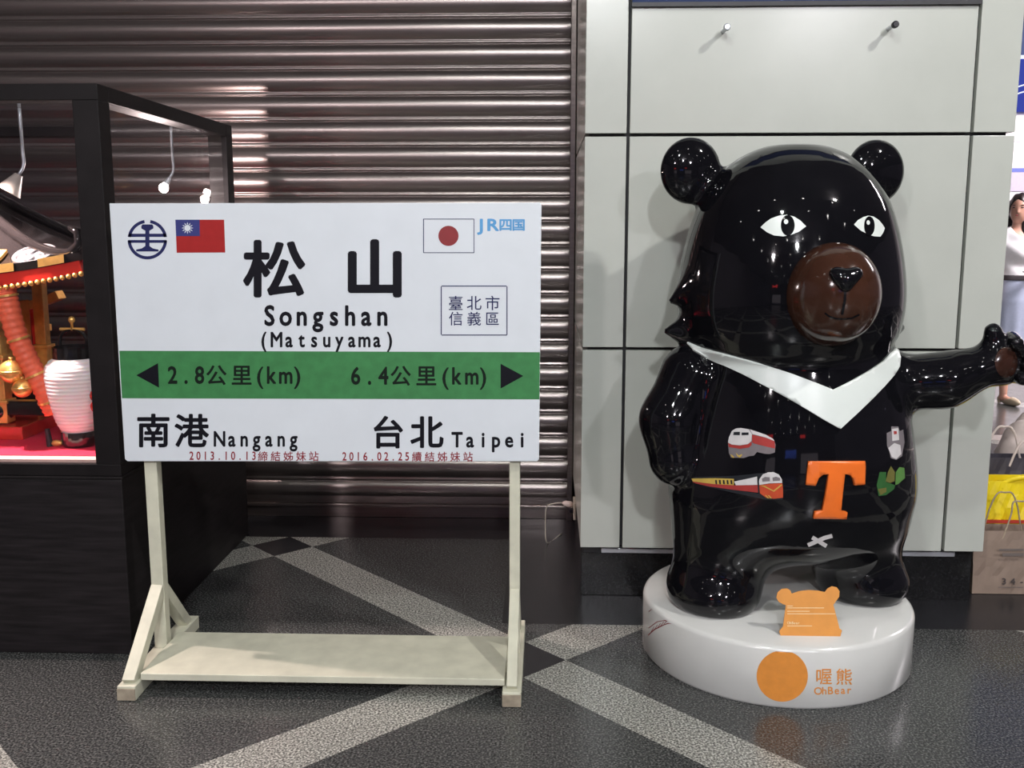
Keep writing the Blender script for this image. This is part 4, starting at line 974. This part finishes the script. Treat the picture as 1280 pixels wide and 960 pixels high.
def woman_sdf(p):
    q = wl(p); d = torso_f(q) + .012
    d = smin(d, s_cap(q, (0, -.01, 1.40), (0, .0, 1.53), .052, .048), .03)
    qh = hl(p); head = s_ell(qh, (0, .01, 1.635), (.074, .095, .112)); head = smin(head, s_ell(qh, (0, .045, 1.58), (.05, .05, .055)), .03)
    head = smin(head, s_cap(qh, (0, .098, 1.645), (0, .113, 1.612), .008, .012), .012)
    for s in (-1, 1): head = smin(head, s_ell(qh, (s*.075, .0, 1.63), (.010, .022, .032)), .01)
    d = smin(d, head, .015)
    for a, b_, c in LEGS:
        l = smin(s_cap(q, a, b_, .085, .052), s_cap(q, b_, c, .052, .032), .03)
        l = smin(l, s_ell(q, (b_[0]*.6+c[0]*.4, b_[1]*.6+c[1]*.4-.015, b_[2]*.62+c[2]*.38), (.048, .055, .12)), .03)
        l = smin(l, s_cap(q, (c[0], c[1]-.01, c[2]-.045), (c[0]+.03, c[1]+.13, c[2]-.075), .03, .02), .02); d = smin(d, l, .03)
    for i, (a, b_, c) in enumerate(ARMS):
        l = smin(s_cap(q, a, b_, .043, .035), s_cap(q, b_, c, .034, .023), .02)
        e = np.array(c)-np.array(b_); e /= np.linalg.norm(e); c_ = np.array(c)
        l = smin(l, s_ell(q, c_+e*.045, (.036, .022, .045) if i == 0 else (.045, .022, .036)), .02)
        sd = np.array([0, .6, .3]) if i == 0 else np.array([0, 0, 1.0])
        up = np.cross(e, [0, 0, 1.0]) if i == 0 else np.array([0, 0, 1.0])
        for k in range(4):
            b0 = c_+e*.075+up*(.024-.016*k); m0 = b0+e*(.035-.004*abs(k-1)); l = smin(l, s_cap(q, b0, m0, .0095, .009), .008); l = smin(l, s_cap(q, m0, m0+e*.018+np.array([0, .012, -.012]), .009, .008), .006)
        l = smin(l, s_cap(q, c_+e*.03+up*.028, c_+e*.07+up*.048, .011, .009), .01)
        d = smin(d, l, .02)
    return d
wm = thing('person', (WX, WY, 0), 'woman in white blouse and pale skirt with long dark hair at the right edge', 'person')
lo_, hi_ = (WX-.42, WY-.40, .0), (WX+.42, WY+.55, 1.78)
sdf_obj('body', woman_sdf, lo_, hi_, .014, MT['skin'], wm)
def blouse(p):
    q = wl(p); d = torso_f(q)-.014
    for a, b_, c in ARMS:
        a, b_ = np.array(a), np.array(b_); d = smin(d, s_cap(q, a, a+(b_-a)*.75, .062, .054), .03)
    d = d + .004*np.sin(q[:, 2]*40+q[:, 0]*30)
    d = smax(d, 1.075-q[:, 2], .01); return smax(d, -s_ell(q, (0, .05, 1.47), (.085, .09, .075)), .01)
sdf_obj('blouse', blouse, lo_, hi_, .014, MT['blouse'], wm)
def skirt(p):
    q = wl(p); z = q[:, 2]; t_ = np.clip((1.08-z)/.6, 0, 1); rx = .150+.045*np.minimum(1, t_*3)-.035*t_; ry = .115+.035*np.minimum(1, t_*3)-.02*t_
    d = (np.sqrt((q[:, 0]/rx)**2+((q[:, 1]-.0)/ry)**2)-1)*ry*.8; d += .003*np.sin(np.arctan2(q[:, 1], q[:, 0])*9)*t_
    return smax(smax(d, z-1.085, .008), .47-z, .008)
sdf_obj('skirt', skirt, lo_, hi_, .014, MT['skirt'], wm)
def belt(p):
    q = wl(p); z = q[:, 2]; d = (np.sqrt((q[:, 0]/.163)**2+(q[:, 1]/.128)**2)-1)*.12; return smax(smax(d, z-1.095, .004), 1.05-z, .004)
sdf_obj('belt', belt, (WX-.25, WY-.25, 1.0), (WX+.25, WY+.25, 1.15), .009, MT['belt'], wm)
def hair(p):
    q = hl(p); d = s_ell(q, (0, -.012, 1.655), (.092, .108, .116)); fall = s_ell(q, (.055, -.03, 1.48), (.065, .075, .23)); fall = smin(fall, s_ell(q, (-.03, -.075, 1.50), (.085, .05, .22)), .04)
    d = smin(d, fall, .05); d += .003*np.sin(q[:, 0]*110+q[:, 2]*9)
    face = s_ell(q, (-.006, .12, 1.615), (.066, .095, .10)); return smax(d, -face, .015)
sdf_obj('hair', hair, lo_, hi_, .011, MT['hair'], wm)
def hq_(l, f, z): return tuple(WO+l*h1+f*h2+np.array([0, 0, z]))
def wq(l, f, z): return tuple(WO+l*w1+f*w2+np.array([0, 0, z]))
for s in (-1, 1):
    bm = bmesh.new(); ball(bm, hq_(s*.031, .095, 1.648), (.014, .006, .005), 10, 6); obj('eye', bm, MT['hair'], wm, smooth=True)
    bm = bmesh.new(); ball(bm, hq_(s*.033, .095, 1.668), (.018, .006, .003), 10, 6); obj('eyebrow', bm, MT['hair'], wm, smooth=True)
bm = bmesh.new(); ball(bm, hq_(0, .098, 1.585), (.021, .007, .007), 10, 6); obj('mouth', bm, MT['lip'], wm, smooth=True)
for i, (a, b_, c) in enumerate(LEGS):
    def shoe(p, c=c):
        q = wl(p); d = s_ell(q, (c[0]+.022, c[1]+.065, c[2]-.066), (.040, .125, .040)); d = smax(d, -s_ell(q, (c[0]+.01, c[1]+.02, c[2]-.02), (.034, .075, .046)), .008)
        d = smin(d, s_cap(q, (c[0], c[1]-.04, c[2]-.06), (c[0], c[1]-.045, c[2]-.094), .022, .013), .012); return smax(d, (c[2]-.0985)-q[:, 2], .004)
    cc = np.array(wq(*c)); sdf_obj('shoe', shoe, cc-np.array([.2, .25, .15]), cc+np.array([.2, .2, .06]), .009, MT['shoe'], wm)
ph = thing('phone', wq(-.03, .24, 1.13), 'small dark phone held by the woman at the far right', 'phone')
bm = bmesh.new(); bar(bm, wq(-.10, .25, 1.125), wq(.035, .262, 1.14), .07, .009, w2); obj('phone_body', bm, MT['belt'], ph, bevel=.003)
